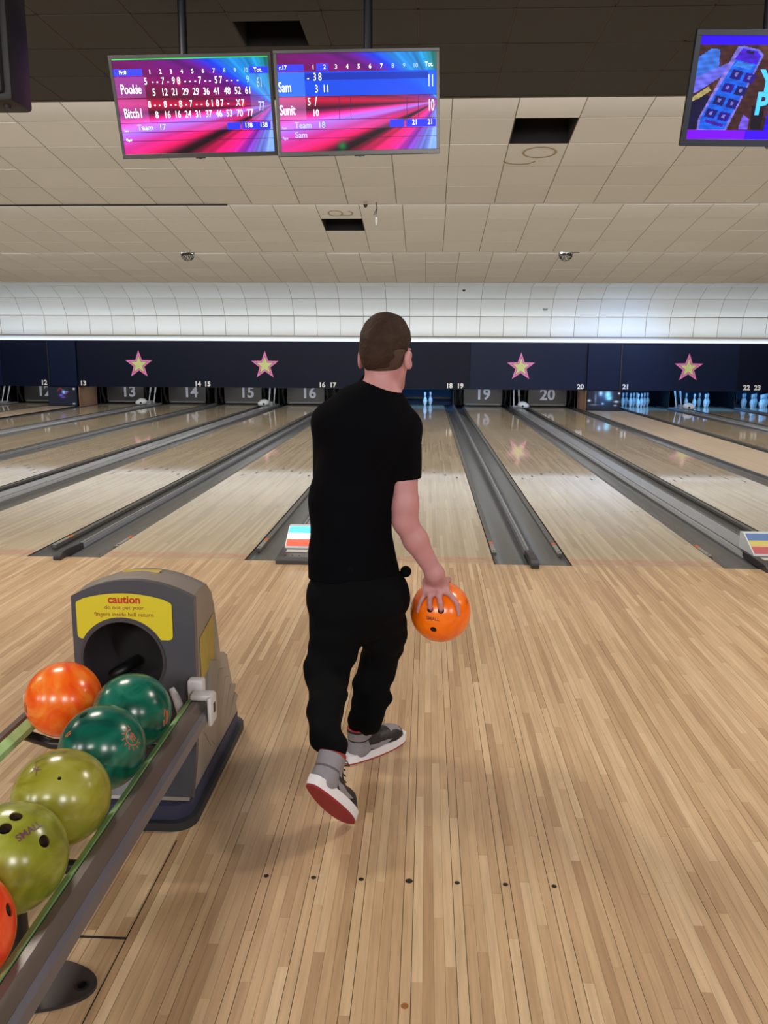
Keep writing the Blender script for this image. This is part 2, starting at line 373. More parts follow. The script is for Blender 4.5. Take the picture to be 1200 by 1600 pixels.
# ------------------------------------------------------------------ lanes' layout
LW = 1.0541; GN = .5396; GWD = .7285; PITCHX = 2*LW+GN+GWD
LX = {18: 0.0}
LX[19] = LW+GN; LX[20] = LX[19]+LW+GWD; LX[17] = -(LW+GWD); LX[16] = LX[17]-(LW+GN); LX[15] = LX[16]-(LW+GWD); LX[14] = LX[15]-(LW+GN); LX[13] = LX[14]-(LW+GWD)
LX[12] = -10.95; LX[11] = LX[12]-(LW+GWD)
LX[21] = 5.96; LX[22] = LX[21]+LW+GWD; LX[23] = LX[22]+LW+GN
XL, XR = LX[11]-2.4, LX[23]+2.4
YT = 19.2; YM = 16.75
HW = LW/2
PH = {11: 'farthest left, at the picture edge', 12: 'just left of the dark column on the left', 13: 'just right of the dark column on the left', 14: 'second lane right of the left-hand column', 15: 'below the second star from the left',
      16: 'two lanes left of the boy\'s lane', 17: 'next to the boy\'s lane on its left', 18: 'the boy\'s own lane', 19: 'next to the boy\'s lane on its right', 20: 'just left of the dark column on the right', 21: 'just right of the dark column on the right', 22: 'last but one on the right', 23: 'farthest right, at the picture edge'}
DV = {(11, 12): 'at the far left, left of the dark column', (13, 14): 'first right of the left-hand column', (14, 15): 'between the two left stars, thin', (15, 16): 'under the second star from the left', (16, 17): 'left of the boy, its nose on the approach', (17, 18): 'ending at the lit box beside the boy',
      (18, 19): 'right of the boy, its nose on the approach', (19, 20): 'ending at the striped box at the right edge', (21, 22): 'right of the right-hand column', (22, 23): 'farthest right'}

# ------------------------------------------------------------------ room shell
bm = BM(); box(bm, XL, XR, -9.5, 20.6, -.20, -.13)
floor = tag(obj('floor', bm, MT['underfloor']), kind='structure')
bm = BM(); box(bm, XL-.15, XL, -9.5, 20.6, -.2, 4.3); tag(obj('wall_left', bm, MT['wall']), kind='structure')
bm = BM(); box(bm, XR, XR+.15, -9.5, 20.6, -.2, 4.3); tag(obj('wall_right', bm, MT['wall']), kind='structure')
bm = BM(); box(bm, XL, XR, -9.65, -9.5, -.2, 4.3); tag(obj('wall_back', bm, MT['wall']), kind='structure')
bm = BM(); box(bm, XL, XR, 20.6, 20.75, -.2, 4.3); tag(obj('wall_front', bm, MT['wall_dark']), kind='structure')
bm = BM(); box(bm, XL-.15, XR+.15, -9.65, 20.75, 4.3, 4.4); tag(obj('ceiling', bm, MT['void']), kind='structure')

# approach boards: the 300 that show largest are objects, the rest one joined part
def board_segments(x0, x1, y0, y1):
    i0, i1 = math.ceil(x0/BW), math.floor(x1/BW); out = []
    for i in range(i0, i1+1):
        fi = ((i+1000)*.618034) % 1.0; k0 = math.floor(y0/SEG+fi*7.3)
        y = y0
        while y < y1-1e-6:
            k0 += 1; ye = min((k0-fi*7.3)*SEG, y1)
            if ye-y > .01: out.append((i, y, ye))
            y = max(y, ye)
    return out
segs = board_segments(XL+.02, XR-.02, -7.4, -.004)
def seg_area(s):
    i, a, b = s; P = [project((i*BW+dx, y, 0)) for y in (a, b) for dx in (-BW/2, BW/2)]
    P = [P[0], P[1], P[3], P[2]]
    if min(p[2] for p in P) < .3: return 0
    P = [(min(max(p[0], 0), 1200), min(max(p[1], 0), 1600)) for p in P]
    return abs(sum(P[k][0]*P[(k+1) % 4][1]-P[(k+1) % 4][0]*P[k][1] for k in range(4)))/2
segs.sort(key=seg_area, reverse=True)
def board_box(bm, i, a, b):
    g = .0006 if (i+1000) % 5 in (0, 1) else .0002
    gr = .0006 if (i+1000) % 5 in (0, 4) else .0002
    box(bm, i*BW-BW/2+g, i*BW+BW/2-gr, a+.0003, b-.0003, -.03, 0)
for s in segs[:300]:
    bm = BM(); board_box(bm, *s); o = obj('board', bm, MT['approach'], floor)
bm = BM()
for s in segs[300:]: board_box(bm, *s)
tag(obj('boards', bm, MT['approach'], floor), kind='stuff')
bm = BM(); box(bm, XL+.02, XR-.02, -7.42, -.004, -.13, -.031); obj('subfloor', bm, MT['underfloor'], floor)
# guide dots let into the approach (7 round plugs) and small marks
for k in range(-3, 4):
    bm = BM(); lathe(bm, [(.0075 if k else .0105, -.001), (.0075 if k else .0105, .0006)], 16, (k*5*BW, -3.658, 0)); obj('guide_dot', bm, MT['seam'], floor)
bm = BM(); lathe(bm, [(.009, -.001), (.009, .0005)], 16, (0, -4.12, 0)); obj('guide_dot', bm, MT['brown_ink'], floor)
# seam of the access panel under the ball return
pA, pB = at_z(100, 1462, 0), at_z(198, 1465, 0)
bm = BM(); box(bm, pA.x, pB.x, pA.y-.005, pA.y+.003, -.001, .0007); box(bm, pB.x-.0015, pB.x+.0015, -5.2, -3.5, -.001, .0006); obj('access_panel_seam', bm, MT['seam'], floor)

# ------------------------------------------------------------------ saw-tooth ceiling
T = .61
def section(name, y1, z1, slope, nrow, phase, m, mg, holes=(), x0=XL, x1=XR, curve=None):
    """tiles laid from the far edge (y1,z1) back towards the camera, rising by slope"""
    L = T*math.cos(math.atan(slope))
    prof = curve or [(y1-L*k, z1+slope*L*k) for k in range(nrow+1)]
    bm = BM(); pts = prof[::-1]
    poly = [(y, z+.035) for y, z in pts]+[(y, z+.075) for y, z in pts[::-1]]
    # backing grid: thin ribs between the tiles, as the ceiling's own mesh
    a0 = math.ceil((x0-phase)/T); a1 = math.floor((x1-phase)/T)
    for k in range(len(prof)):
        y, z = prof[k]; box(bm, x0, x1, y-.009, y+.009, z+.004, z+.045)
    for a in range(a0, a1+1):
        x = phase+a*T
        for k in range(len(prof)-1):
            (ya, za), (yb, zb) = prof[k], prof[k+1]
            vs = box(bm, x-.009, x+.009, 0, 1, 0, 1)
            for v in vs:
                t = v.co.y; hz_ = v.co.z; v.co.y = ya+(yb-ya)*t; v.co.z = za+(zb-za)*t+.004+.04*hz_
    root = tag(obj(name, bm, mg), kind='structure')
    cand = []; meshes = {}
    for k in range(len(prof)-1):
        (ya, za), (yb, zb) = prof[k], prof[k+1]
        if k not in meshes:
            b = BM(); ln = math.hypot(yb-ya, zb-za); g = .0055
            box(b, g, T-g, -(ln-g), -g, 0, .018, bev=.003)
            me = bpy.data.meshes.new('ceiling_tile'); b.to_mesh(me); b.free(); me.materials.append(m); meshes[k] = me
        for a in range(a0, a1):
            if (k, a) in holes: continue
            x = phase+a*T
            P = project((x+T/2, (ya+yb)/2, (za+zb)/2)); vis = P[2] > .3 and -60 < P[0] < 1260 and -60 < P[1] < 1660
            cand.append((0 if vis else 1, -P[2] if P[2] < .3 else P[2], k, a))
    cand.sort()
    jb = BM(); rnd = random.Random(3)
    for n, (nv, d, k, a) in enumerate(cand):
        (ya, za), (yb, zb) = prof[k], prof[k+1]; x = phase+a*T
        ang = math.atan2(za-zb, ya-yb)
        M4 = Matrix.Translation((x, ya, za+rnd.uniform(-.002, .0015))) @ Matrix.Rotation(ang, 4, 'X')
        if nv == 0 and n < 300:
            o = from_mesh('ceiling_tile', meshes[k], root, False); o.matrix_local = M4
        else:
            q = meshes[k].copy(); q.transform(M4); jb.from_mesh(q); bpy.data.meshes.remove(q)
    if jb.verts: tag(obj('ceiling_tiles', jb, m, root), kind='stuff')
    else: jb.free()
    return root, prof
def at_slope(px, py, y1, z1, slope):      # where a pixel's ray meets a sloping panel
    d = ray(px, py); t = (z1+slope*(y1-CAM.y)-CAM.z)/(d.z+slope*d.y); return CAM+d*t
Z0 = 3.578; SEC = [(5.28, 3.304, .155), (8.93, 3.137, .145), (12.55, 2.9255, .13)]
def phase_of(px, py, s): return at_slope(px, py, *s).x
h0 = at_z(350, 38, Z0); ph0 = phase_of(0, 0, (1.65, Z0, 0)) if 0 else at_z(387, 78, Z0).x
Y0 = 1.80
r0, prof0 = section('ceiling', Y0, Z0, 0, 15, ph0, MT['tile_dark'], MT['grid_dark'], holes={(2, 0)})
ph1 = phase_of(795, 225, SEC[0])
r1, prof1 = section('ceiling', *SEC[0], 6, ph1, MT['tile'], MT['grid'], holes={(4-1, 0)} if 0 else {(3, 0)})
ph2 = phase_of(509, 361, SEC[1])
r2, prof2 = section('ceiling', *SEC[1], 6, ph2, MT['tile'], MT['grid'], holes={(2, 0)})
ph3 = phase_of(620, 441, SEC[2])
r3, prof3 = section('ceiling', *SEC[2], 6, ph3, MT['tile'], MT['grid'])
cove = [(16.79, 1.87), (16.62, 2.34), (16.30, 2.66), (15.90, 2.88), (15.30, 3.02), (14.70, 3.09), (14.0, 3.13), (13.3, 3.16), (12.6, 3.18)]
cv = [(16.78, 1.86)]
# quarter-round cove sampled every tile
def cove_curve(t):     # t: arc from the ledge; radius about 1.35 then flat
    R = 1.30; up = .22
    if t < up: return (16.78, 1.86+t)
    a = (t-up)/R
    if a < PI/2-.13: return (16.78-R+R*math.cos(a), 1.86+up+R*math.sin(a)*.83)
    a0 = PI/2-.13; y, z = 16.78-R+R*math.cos(a0), 1.86+up+R*math.sin(a0)*.83; s_ = (t-up)-a0*R
    return (y-s_, z+.03*s_)
cpts = [cove_curve(k*T/1.0) for k in range(8)]
ph4 = at(640, 490, 16.4).x
def fine(c): return c
r4, prof4 = section('ceiling', 0, 0, 0, 0, ph4, MT['tile'], MT['grid'], curve=cpts)
# risers behind every drop edge, and the dark voids above the missing tiles
def riser(y, z0, z1, m):
    bm = BM(); box(bm, XL, XR, y+.004, y+.03, z0-.003, z1); return tag(obj('trim_riser', bm, m), kind='structure')
riser(Y0+.012, Z0-.0, 4.15, MT['grid_dark'])
for (ye, ze, sl), zt in zip(SEC, (3.72, 3.45, 3.25)): riser(ye+.012, ze, zt, MT['tile'])
for (r, prof, k, ph) in ((r0, prof0, 2, ph0), (r1, prof1, 3, ph1), (r2, prof2, 2, ph2)):
    (ya, za), (yb, zb) = prof[k], prof[k+1]; bm = BM()
    x0, x1 = ph+.012, ph+T-.012
    zt_ = max(za, zb)+.42; box(bm, x0, x1, yb, yb+.01, zb+.004, zt_); box(bm, x0, x1, ya-.012, ya-.002, za+.001, zt_)
    for xx in (x0-.01, x1): prism(bm, [(yb, zb+.004), (ya, za+.002), (ya, zt_), (yb, zt_)], xx, xx+.01, 'x')
    box(bm, x0, x1, yb, ya, max(za, zb)+.42, max(za, zb)+.43)
    o = obj('ceiling_opening', bm, MT['void'], r); o['label'] = 'dark opening left by a missing tile'
(ya, za), (yb, zb) = prof0[2], prof0[3]
bm = BM(); box(bm, ph0+.45, ph0+T-.004, yb+.005, ya-.005, Z0, Z0+.018); box(bm, ph0+.004, ph0+.448, yb+.005, yb+.15, Z0, Z0+.018); o = obj('ceiling_tile', bm, MT['tile_dark'], r0)
# brown ring stains beside the two openings
def ring_stain(sec, cpx, cpy, rx, ry, a0, a1, root, wd=.012):
    c = at_slope(cpx, cpy, *sec); bm = BM(); n = 28; va = []
    for k in range(n+1):
        a = a0+(a1-a0)*k/n; row = []
        for s_ in (1-wd/rx, 1+wd/rx):
            x = c.x+rx*s_*math.cos(a); y = c.y+ry*s_*math.sin(a); row.append(bm.verts.new((x, y, sec[1]+sec[2]*(sec[0]-y)-.0035)))
        va.append(row)
    for k in range(n): bm.faces.new((va[k][0], va[k][1], va[k+1][1], va[k+1][0]))
    obj('ring_stain', bm, MT['stain'], root)
ring_stain(SEC[0], 843, 238, .17, .14, 0, 2*PI, r1); ring_stain(SEC[0], 812, 250, .17, .12, .2, 3.0, r1)
ring_stain(SEC[1], 524, 333, .10, .12, 0, 2*PI, r2); ring_stain(SEC[1], 541, 333, .09, .10, -1.2, 2.6, r2)
# dark gap line under the left part of the first drop
bm = BM(); box(bm, XL, at(355, 318, 5.28).x, 5.262, 5.292, 3.288, 3.300); tag(obj('trim_gap', bm, MT['seam']), kind='structure')
# white ledge over the masking units
bm = BM(); box(bm, XL, XR, 16.66, 16.80, 1.79, 1.835); box(bm, XL, XR, 16.62, 16.79, 1.835, 1.862, bev=.004)
tl = tag(obj('trim_ledge', bm, MT['white']), kind='structure')
bm = BM(); box(bm, XL, XR, 16.60, 16.78, 1.753, 1.788, bev=.004); o = obj('glowing_trim', bm, MT['strip'], tl); o['label'] = 'white ledge trim, its brightness painted as glow'  # trim face glows, standing in for the light that falls on it
bm = BM(); box(bm, XL, XR, 16.80, 20.6, 1.80, 1.88); tag(obj('trim_roof', bm, MT['wall_dark']), kind='structure')

# small ceiling fittings
def disc_fit(px, py, Y, r, label, m):
    p = at(px, py, Y); t = thing('smoke_detector', p, label, 'detector'); bm = BM()
    lathe(bm, [(r, 0), (r, -.01), (r*.75, -.03), (r*.4, -.036)], 16, p); obj('housing', bm, m, t, smooth='auto')
    bm = BM(); lathe(bm, [(r*1.15, .012), (r*1.15, 0)], 16, p); obj('base', bm, MT['grid'], t)
disc_fit(852, 483, 16.2, .06, 'small round dark detector on the pale curved part of the ceiling, right', MT['cap'])
disc_fit(725, 453, 15.2, .035, 'tiny black detector on the ceiling right above the boy\'s head', MT['machine'])
disc_fit(571, 319.5, 5.2, .025, 'tiny black detector beside the dangling cable', MT['machine'])
p0 = at(587, 319, 5.2); t = thing('dangling_cable', p0, 'short grey cable with a clear bulb dangling from the ceiling edge', 'cable')
bm = BM(); pts = [at(x, y, 5.2) for x, y in ((588, 316), (589, 325), (586, 331), (584, 336), (588, 334), (589, 326))]; tube(bm, pts, .006, 8); obj('wire', bm, MT['bumper'], t, smooth=True)
bm = BM(); lathe(bm, [(.004, .05), (.013, .03), (.015, 0), (.008, -.04), (.003, -.05)], 12, at(588, 346, 5.2)); obj('bulb', bm, MT['white_pl'], t, smooth=True)
bm = BM(); tube(bm, [at(588, 334, 5.2), at(588, 342, 5.2)], .003, 6); obj('lead', bm, MT['bumper'], t)

# mirror balls behind the second drop
def mirror_ball(px, label):
    c = at(px, 397, 9.2); R = .122
    t = thing('mirror_ball', c, label, 'mirror ball', 'mirror balls below the ceiling')
    bm = BM(); bmesh.ops.create_uvsphere(bm, u_segments=24, v_segments=14, radius=R-.004, matrix=Matrix.Translation(c)); obj('core', bm, MT['ballcore'], t, smooth=True)
    bm = BM(); rnd = random.Random(px)
    for i in range(1, 17):
        th = PI*i/17; n = max(3, int(32*math.sin(th)))
        for k in range(n):
            a = 2*PI*k/n; nrm = Vector((math.sin(th)*math.cos(a), math.sin(th)*math.sin(a), math.cos(th)))
            nn = (nrm+Vector([rnd.uniform(-.05, .05) for _ in range(3)])).normalized()
            e1 = nn.cross(Vector((0, 0, 1))).normalized(); e2 = nn.cross(e1); s_ = PI*R/17*.44; p = c+nrm*R
            bm.faces.new([bm.verts.new(p+e1*a_*s_+e2*b_*s_) for a_, b_ in ((-1, -1), (-1, 1), (1, 1), (1, -1))])
    tag(obj('mirror_tiles', bm, MT['mirror'], t), kind='stuff')
    bm = BM(); lathe(bm, [(.03, R-.01), (.03, R+.03)], 12, c); lathe(bm, [(.008, R+.03), (.008, 3.36-c.z)], 8, c); obj('motor', bm, MT['machine'], t)
    bm = BM(); box(bm, c.x+.05, c.x+.19, 8.955, 8.975, 3.118, 3.132); obj('hinge', bm, MT['machine'], t)
mirror_ball(293, 'mirrored disco ball at the ceiling edge on the left, above lane 14')
mirror_ball(884, 'mirrored disco ball at the ceiling edge on the right, above the second star')

# ------------------------------------------------------------------ lanes
def gut_profile(xa, xb, n=10):
    r = (xb-xa)/2; c = (xa+xb)/2
    return [(c-r*math.cos(PI*k/n), -.004-.07*math.sin(PI*k/n)) for k in range(n+1)]
def lane(n):
    x = LX[n]; lab = 'glossy maple bowling lane, '+PH[n]
    t = thing('bowling_lane', (x, 0, 0), lab, 'bowling lane', 'bowling lanes')
    bm = BM(); box(bm, x-HW+.004, x+HW-.004, .003, YT, -.05, 0); obj('lane_surface', bm, MT['lane'], t)
    bm = BM(); box(bm, x-HW, x-HW+.0035, .003, YT, -.09, -.001); box(bm, x+HW-.0035, x+HW, .003, YT, -.09, -.001); obj('edge_strip', bm, MT['gutter_edge'], t)
    for s in (-1, 1):
        bm = BM(); xa = x+s*(HW+.004); xb = x+s*(HW+.236); pr = gut_profile(min(xa, xb), max(xa, xb))
        ys = [0.003, 6, 12, YT]; rows = [[bm.verts.new((a, y, z)) for a, z in pr] for y in ys]
        low = [[bm.verts.new((a, y, z-.006)) for a, z in pr] for y in ys]
        for j in range(len(ys)-1):
            for k in range(len(pr)-1): bm.faces.new((rows[j][k], rows[j][k+1], rows[j+1][k+1], rows[j+1][k])); bm.faces.new((low[j][k], low[j+1][k], low[j+1][k+1], low[j][k+1]))
        o = obj('gutter', bm, MT['gutter'], t, smooth=True)
        # retracted bumper rail on the lane side of the gutter
        bm = BM(); e = x+s*(HW+.006); e2 = x+s*(HW+.045); box(bm, min(e, e2), max(e, e2), .38, YT-1.6, -.03, -.006); br = obj('bumper_rail', bm, MT['bumper'], t)
        bm = BM(); box(bm, min(e, e2)+.004, max(e, e2)-.004, .395, .66, -.006, -.003); obj('end_plate', bm, MT['plate'], br)
        bm = BM(); box(bm, min(e, e2)+.004, max(e, e2)-.004, .67, .74, -.006, -.0035); obj('sticker', bm, MT['orange_sticker'], br)
        bm = BM(); lathe(bm, [(.008, -.004), (.008, -.001)], 10, ((e+e2)/2, .43, 0)); obj('screw', bm, MT['screw'], br)
    for k in range(-3, 4):
        xx = x+k*5*BW; yy = 4.75-abs(k)*.2
        bm = BM(); vs = [bm.verts.new((xx+a, yy+b, .0008)) for a, b in ((-.014, 0), (.014, 0), (0, .15))]; bm.faces.new(vs); obj('arrow', bm, MT['arrow'], t)
    bm = BM()
    for k in (3, 5, 8, 11, 14):
        for s in (-1, 1): lathe(bm, [(.008, -.0005), (.008, .0006)], 8, (x+s*(HW-k*BW), 2.13, 0))
    tag(obj('marker_dots', bm, MT['arrow'], t), kind='stuff')
for n in LX: lane(n)

# dividers between lanes
def divider(a, b, kind):
    xa = LX[a]+HW+.238; xb = LX[b]-HW-.238; c = (xa+xb)/2; wd = xb-xa
    if kind == 'aisle':
        t = thing('lane_aisle', (c, 0, 0), 'wide bare wooden walkway leading to the dark column on the '+('left' if a == 12 else 'right'), 'walkway')
        xa += .006; xb -= .006; bm = BM(); box(bm, xa, xb, .003, YM-.3, -.1, .015); obj('deck', bm, MT['aisle'], t)
        for s, e in ((1, xa), (-1, xb)):
            bm = BM(); box(bm, e-.004, e+.004+.018, .003, YM-.3, -.09, .022) if s > 0 else box(bm, e-.022, e+.004, .003, YM-.3, -.09, .022); obj('edge_strip', bm, MT['gutter_edge'] if s < 0 else MT['cap_rail'], t)
        return
    lab = ('wide flat grey cover' if kind == 'wide' else 'narrow grey rail')+' between gutters, '+DV[(a, b)]
    t = thing('lane_divider', (c, 0, 0), lab, 'lane divider', 'dividers between the lanes')
    h = .030
    bm = BM()
    if kind == 'wide':
        prism(bm, [(xa, -.09), (xa, .004), (xa+.014, h-.006), (xa+.03, h), (xb-.03, h), (xb-.014, h-.006), (xb, .004), (xb, -.09)], .32, YT-1.2)
        obj('top_cover', bm, MT['cap'], t)
        for e, s in ((xa, 1), (xb, -1)):
            bm = BM(); x1, x2 = sorted((e+s*.036, e+s*.044)); box(bm, x1, x2, .32, YT-1.2, h-.001, h+.0015); obj('groove', bm, MT['gutter_edge'], t)
        # shaped front piece
        bm = BM(); prism(bm, [(-.11, -.001), (-.11, .028), (-.07, .045), (.20, .05), (.34, .045), (.34, -.001)], xa+.005, xb-.005, 'x'); obj('nose', bm, MT['nose'], t)
        bm = BM(); prism(bm, [(.18, .049), (.18, .062), (.40, .17), (.47, .17), (.47, .049)], xa+.022, xb-.022, 'x'); hb = obj('light_box', bm, MT['white_pl'], t)
        ang = math.atan2(.108, .22)
        def onslope(s0, s1, m, nm):
            b_ = BM(); P = []
            for xx, ss in ((xa+.03, s0), (xb-.03, s0), (xb-.03, s1), (xa+.03, s1)): P.append(b_.verts.new((xx, .18+.22*ss-.0012, .062+.108*ss+.0015)))
            b_.faces.new(P); q = obj(nm, b_, m, hb)
        lit = a == 17
        onslope(.02, .36, MT['sign_red_lit'] if lit else MT['sign_red'], 'red_stripe'); onslope(.36, .64, MT['sign_yellow_lit'] if lit else MT['sign_yellow'], 'yellow_stripe'); onslope(.64, .98, MT['sign_blue_lit'] if lit else MT['sign_blue'], 'blue_stripe')
        bm = BM(); box(bm, xa+.05, xb-.05, .06, .13, .049, .0515); obj('paper_label', bm, MT['paper'], t)
        for q in range(3):
            bm = BM(); lathe(bm, [(.006, 0), (.006, .004)], 10, (xa+.06+q*.05, -.03, .045)); obj('button', bm, MT['screw'], t)
    else:
        prism(bm, [(xa, -.09), (xa, .0), (xa+.010, .022), (xa+.02, h), (xb-.02, h), (xb-.010, .022), (xb, .0), (xb, -.09)], .30, YT-1.2)
        obj('top_cover', bm, MT['cap_rail'], t)
        bm = BM(); x1, x2 = c-.006, c+.006; box(bm, x1, x2, .30, YT-1.2, h, h+.005); obj('ridge', bm, MT['cap'], t)
        bm = BM(); prism(bm, [(-.11, -.001), (-.115, .02), (-.08, .046), (.0, .055), (.30, .040), (.30, -.09), (.0, -.09), (.0, -.001)], xa+.004, xb-.004, 'x')
        bmesh.ops.bevel(bm, geom=list(bm.edges), offset=.004, segments=2, affect='EDGES'); obj('nose', bm, MT['nose'], t, smooth='auto')
MT['sign_red'] = mat('sign_red', (170, 40, 52), .3); MT['sign_yellow'] = mat('sign_yellow', (190, 176, 70), .3); MT['sign_blue'] = mat('sign_blue', (30, 90, 160), .3)
MT['sign_red_lit'] = mat('sign_red_lit', (200, 70, 40), .3, emit=.7); MT['sign_yellow_lit'] = mat('sign_yellow_lit', (255, 252, 225), .3, emit=5); MT['sign_blue_lit'] = mat('sign_blue_lit', (60, 180, 240), .3, emit=1.3)
MT['paper'] = mat('paper_label', (200, 196, 190), .6, noise=.3, nscale=60)
KINDS = {(11, 12): 'wide', (12, 13): 'aisle', (13, 14): 'wide', (14, 15): 'narrow', (15, 16): 'wide', (16, 17): 'narrow', (17, 18): 'wide', (18, 19): 'narrow', (19, 20): 'wide', (20, 21): 'aisle', (21, 22): 'wide', (22, 23): 'narrow'}
for (a, b), k in KINDS.items(): divider(a, b, k)

# ------------------------------------------------------------------ masking units, stars and numbers
MP = [(XL, -11.5, 'mask_b'), (-11.5, -10.18, 'mask'), (-9.39, 1.163, 'mask'), (1.163, 4.21, 'mask_b'), (5.10, 8.09, 'mask_b'), (8.09, XR, 'mask')]
PL = ['dark navy masking panel at the far left end above lane 11', 'dark navy masking panel above lane 12, left of the column', 'long dark navy masking panel with two stars behind the boy', 'dark navy masking panel with the first star right of the boy', 'dark navy masking panel with the rightmost star', 'dark navy masking panel above lane 23, at the right edge']
for (x0, x1, m), lb in zip(MP, PL):
    t = thing('masking_panel', ((x0+x1)/2, YM, .53), lb, 'wall panel', 'masking panels over the pin bays')
    bm = BM(); box(bm, x0+.0015, x1-.0015, YM, YM+.04, .535, 1.752, bev=.003); obj('face', bm, MT[m], t)
    bm = BM(); box(bm, x0+.004, x1-.004, YM+.02, YM+.06, .525, .5345); obj('lower_rail', bm, MT['machine'], t)
for x0, x1, side, lb in ((-10.18, -9.39, 1, 'dark column between lanes 12 and 13, glossy at its foot'), (4.21, 5.10, -1, 'dark column between lanes 20 and 21, mirror-like at its foot')):
    t = thing('column', ((x0+x1)/2, 16.6, 0), lb, 'column', 'columns between the pin bays')
    bm = BM(); box(bm, x0+.004, x1-.004, 16.68, 16.76, .535, 1.75); obj('upper_panel', bm, MT['mask_b'], t)
    bm = BM(); box(bm, x0+.004, x1-.004, 16.60, 16.64, .0, .53, bev=.003); obj('glossy_panel', bm, MT['black_gloss'], t)
    e = x1 if side > 0 else x0; bm = BM(); box(bm, min(e, e-side*.03), max(e, e-side*.03), 16.80, 18.0, -.02, .60); obj('side_panel', bm, MT['wood_side'], t)
    bm = BM(); box(bm, x0+.02, x0+.05, 16.65, 18.2, 0, 1.7) if side > 0 else box(bm, x1-.05, x1-.02, 16.65, 18.2, 0, 1.7); obj('side_panel', bm, MT['machine'], t)
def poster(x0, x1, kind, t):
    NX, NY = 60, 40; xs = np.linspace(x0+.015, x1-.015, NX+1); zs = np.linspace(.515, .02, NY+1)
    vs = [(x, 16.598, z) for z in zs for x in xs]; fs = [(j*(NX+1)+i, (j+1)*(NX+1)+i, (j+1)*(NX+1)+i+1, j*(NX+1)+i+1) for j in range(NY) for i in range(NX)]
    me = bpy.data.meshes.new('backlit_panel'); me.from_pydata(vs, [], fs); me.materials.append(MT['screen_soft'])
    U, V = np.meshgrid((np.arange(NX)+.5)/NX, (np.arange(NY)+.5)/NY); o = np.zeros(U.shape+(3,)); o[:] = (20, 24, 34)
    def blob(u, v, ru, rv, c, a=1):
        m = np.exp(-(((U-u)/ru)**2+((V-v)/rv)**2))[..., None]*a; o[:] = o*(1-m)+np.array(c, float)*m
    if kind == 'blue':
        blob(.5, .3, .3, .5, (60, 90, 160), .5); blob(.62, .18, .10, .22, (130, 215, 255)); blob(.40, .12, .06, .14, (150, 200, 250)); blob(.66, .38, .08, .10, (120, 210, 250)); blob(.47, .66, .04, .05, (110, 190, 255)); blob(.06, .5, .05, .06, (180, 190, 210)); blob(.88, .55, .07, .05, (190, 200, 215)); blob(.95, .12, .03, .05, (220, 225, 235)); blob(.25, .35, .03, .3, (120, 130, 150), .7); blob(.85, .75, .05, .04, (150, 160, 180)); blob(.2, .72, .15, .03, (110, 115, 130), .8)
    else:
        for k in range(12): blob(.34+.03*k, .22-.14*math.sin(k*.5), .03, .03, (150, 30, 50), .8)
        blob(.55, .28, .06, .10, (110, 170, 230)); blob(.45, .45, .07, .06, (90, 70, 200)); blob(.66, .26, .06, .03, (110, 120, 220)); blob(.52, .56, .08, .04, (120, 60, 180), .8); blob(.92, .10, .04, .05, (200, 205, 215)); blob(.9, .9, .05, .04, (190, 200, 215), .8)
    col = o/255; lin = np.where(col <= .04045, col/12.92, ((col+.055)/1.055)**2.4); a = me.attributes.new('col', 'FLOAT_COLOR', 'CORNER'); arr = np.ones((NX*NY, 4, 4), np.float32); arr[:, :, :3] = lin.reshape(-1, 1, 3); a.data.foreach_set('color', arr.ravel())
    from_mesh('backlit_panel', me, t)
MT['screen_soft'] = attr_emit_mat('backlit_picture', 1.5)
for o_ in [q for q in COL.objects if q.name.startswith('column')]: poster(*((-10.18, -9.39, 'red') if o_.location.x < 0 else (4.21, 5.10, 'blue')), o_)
def star(px, py, lb):
    c = at(px, py-1, YM-.004); c.z = 1.115; R = .385
    t = thing('star', c, lb, 'star', 'stars on the masking panels')
    def poly(R, r, y0, y1, m, nm):
        pts = []
        for k in range(10):
            q = R if k % 2 == 0 else r; a = PI/2+k*PI/5; pts.append((c.x+q*math.cos(a), c.z+q*math.sin(a)))
        b_ = BM(); prism(b_, pts, y0, y1); return obj(nm, b_, MT[m], t)
    poly(R, R*.40, YM-.012, YM-.0005, 'star_pink', 'pink_border'); poly(R*.66, R*.27, YM-.014, YM-.0115, 'star_line', 'outline'); poly(R*.61, R*.25, YM-.016, YM-.0135, 'star_y', 'yellow_centre')
    bm = BM()
    q = lambda k, f: (lambda a, rr: Vector((c.x+rr*math.cos(a), YM-.013, c.z+rr*math.sin(a))))(PI/2+k*PI/5, (R*.86 if k % 2 == 0 else R*.335))
    for k in range(10):
        A, B = q(k, 0), q(k+1, 0)
        for j in range(7):
            P = A.lerp(B, j/7); lathe_pts = [bm.verts.new((P.x+.0075*math.cos(a), P.y-.002, P.z+.0075*math.sin(a))) for a in [2*PI*i/6 for i in range(6)]]; bm.faces.new(lathe_pts)
    tag(obj('bulb_dots', bm, MT['star_dot'], t), kind='stuff')
star(217, 570, 'pink-edged yellow star above lane 13, leftmost of the stars')
star(414, 571, 'pink-edged yellow star above lane 15, left of the boy')
star(814, 573, 'pink-edged yellow star above lane 19, right of the boy')
star(1076, 574, 'pink-edged yellow star above lane 21, rightmost of the stars')
for n, px in ((12, 69), (13, 130), (14, 309), (15, 324), (16, 503), (17, 520), (18, 702), (19, 719), (20, 907), (21, 978), (22, 1167), (23, 1184)):
    p = at(px, 600, YM-.004); z = .60+(.012 if n > 12 and n < 21 else .02)
    o = place_text('number_sign', str(n), .175, MT['numw'], Matrix.Translation((p.x, YM-.006, z)) @ XZ, None, offset=.006, extrude=.002)
    tag(o, 'white number %d, %s' % (n, PH[n]), 'number')

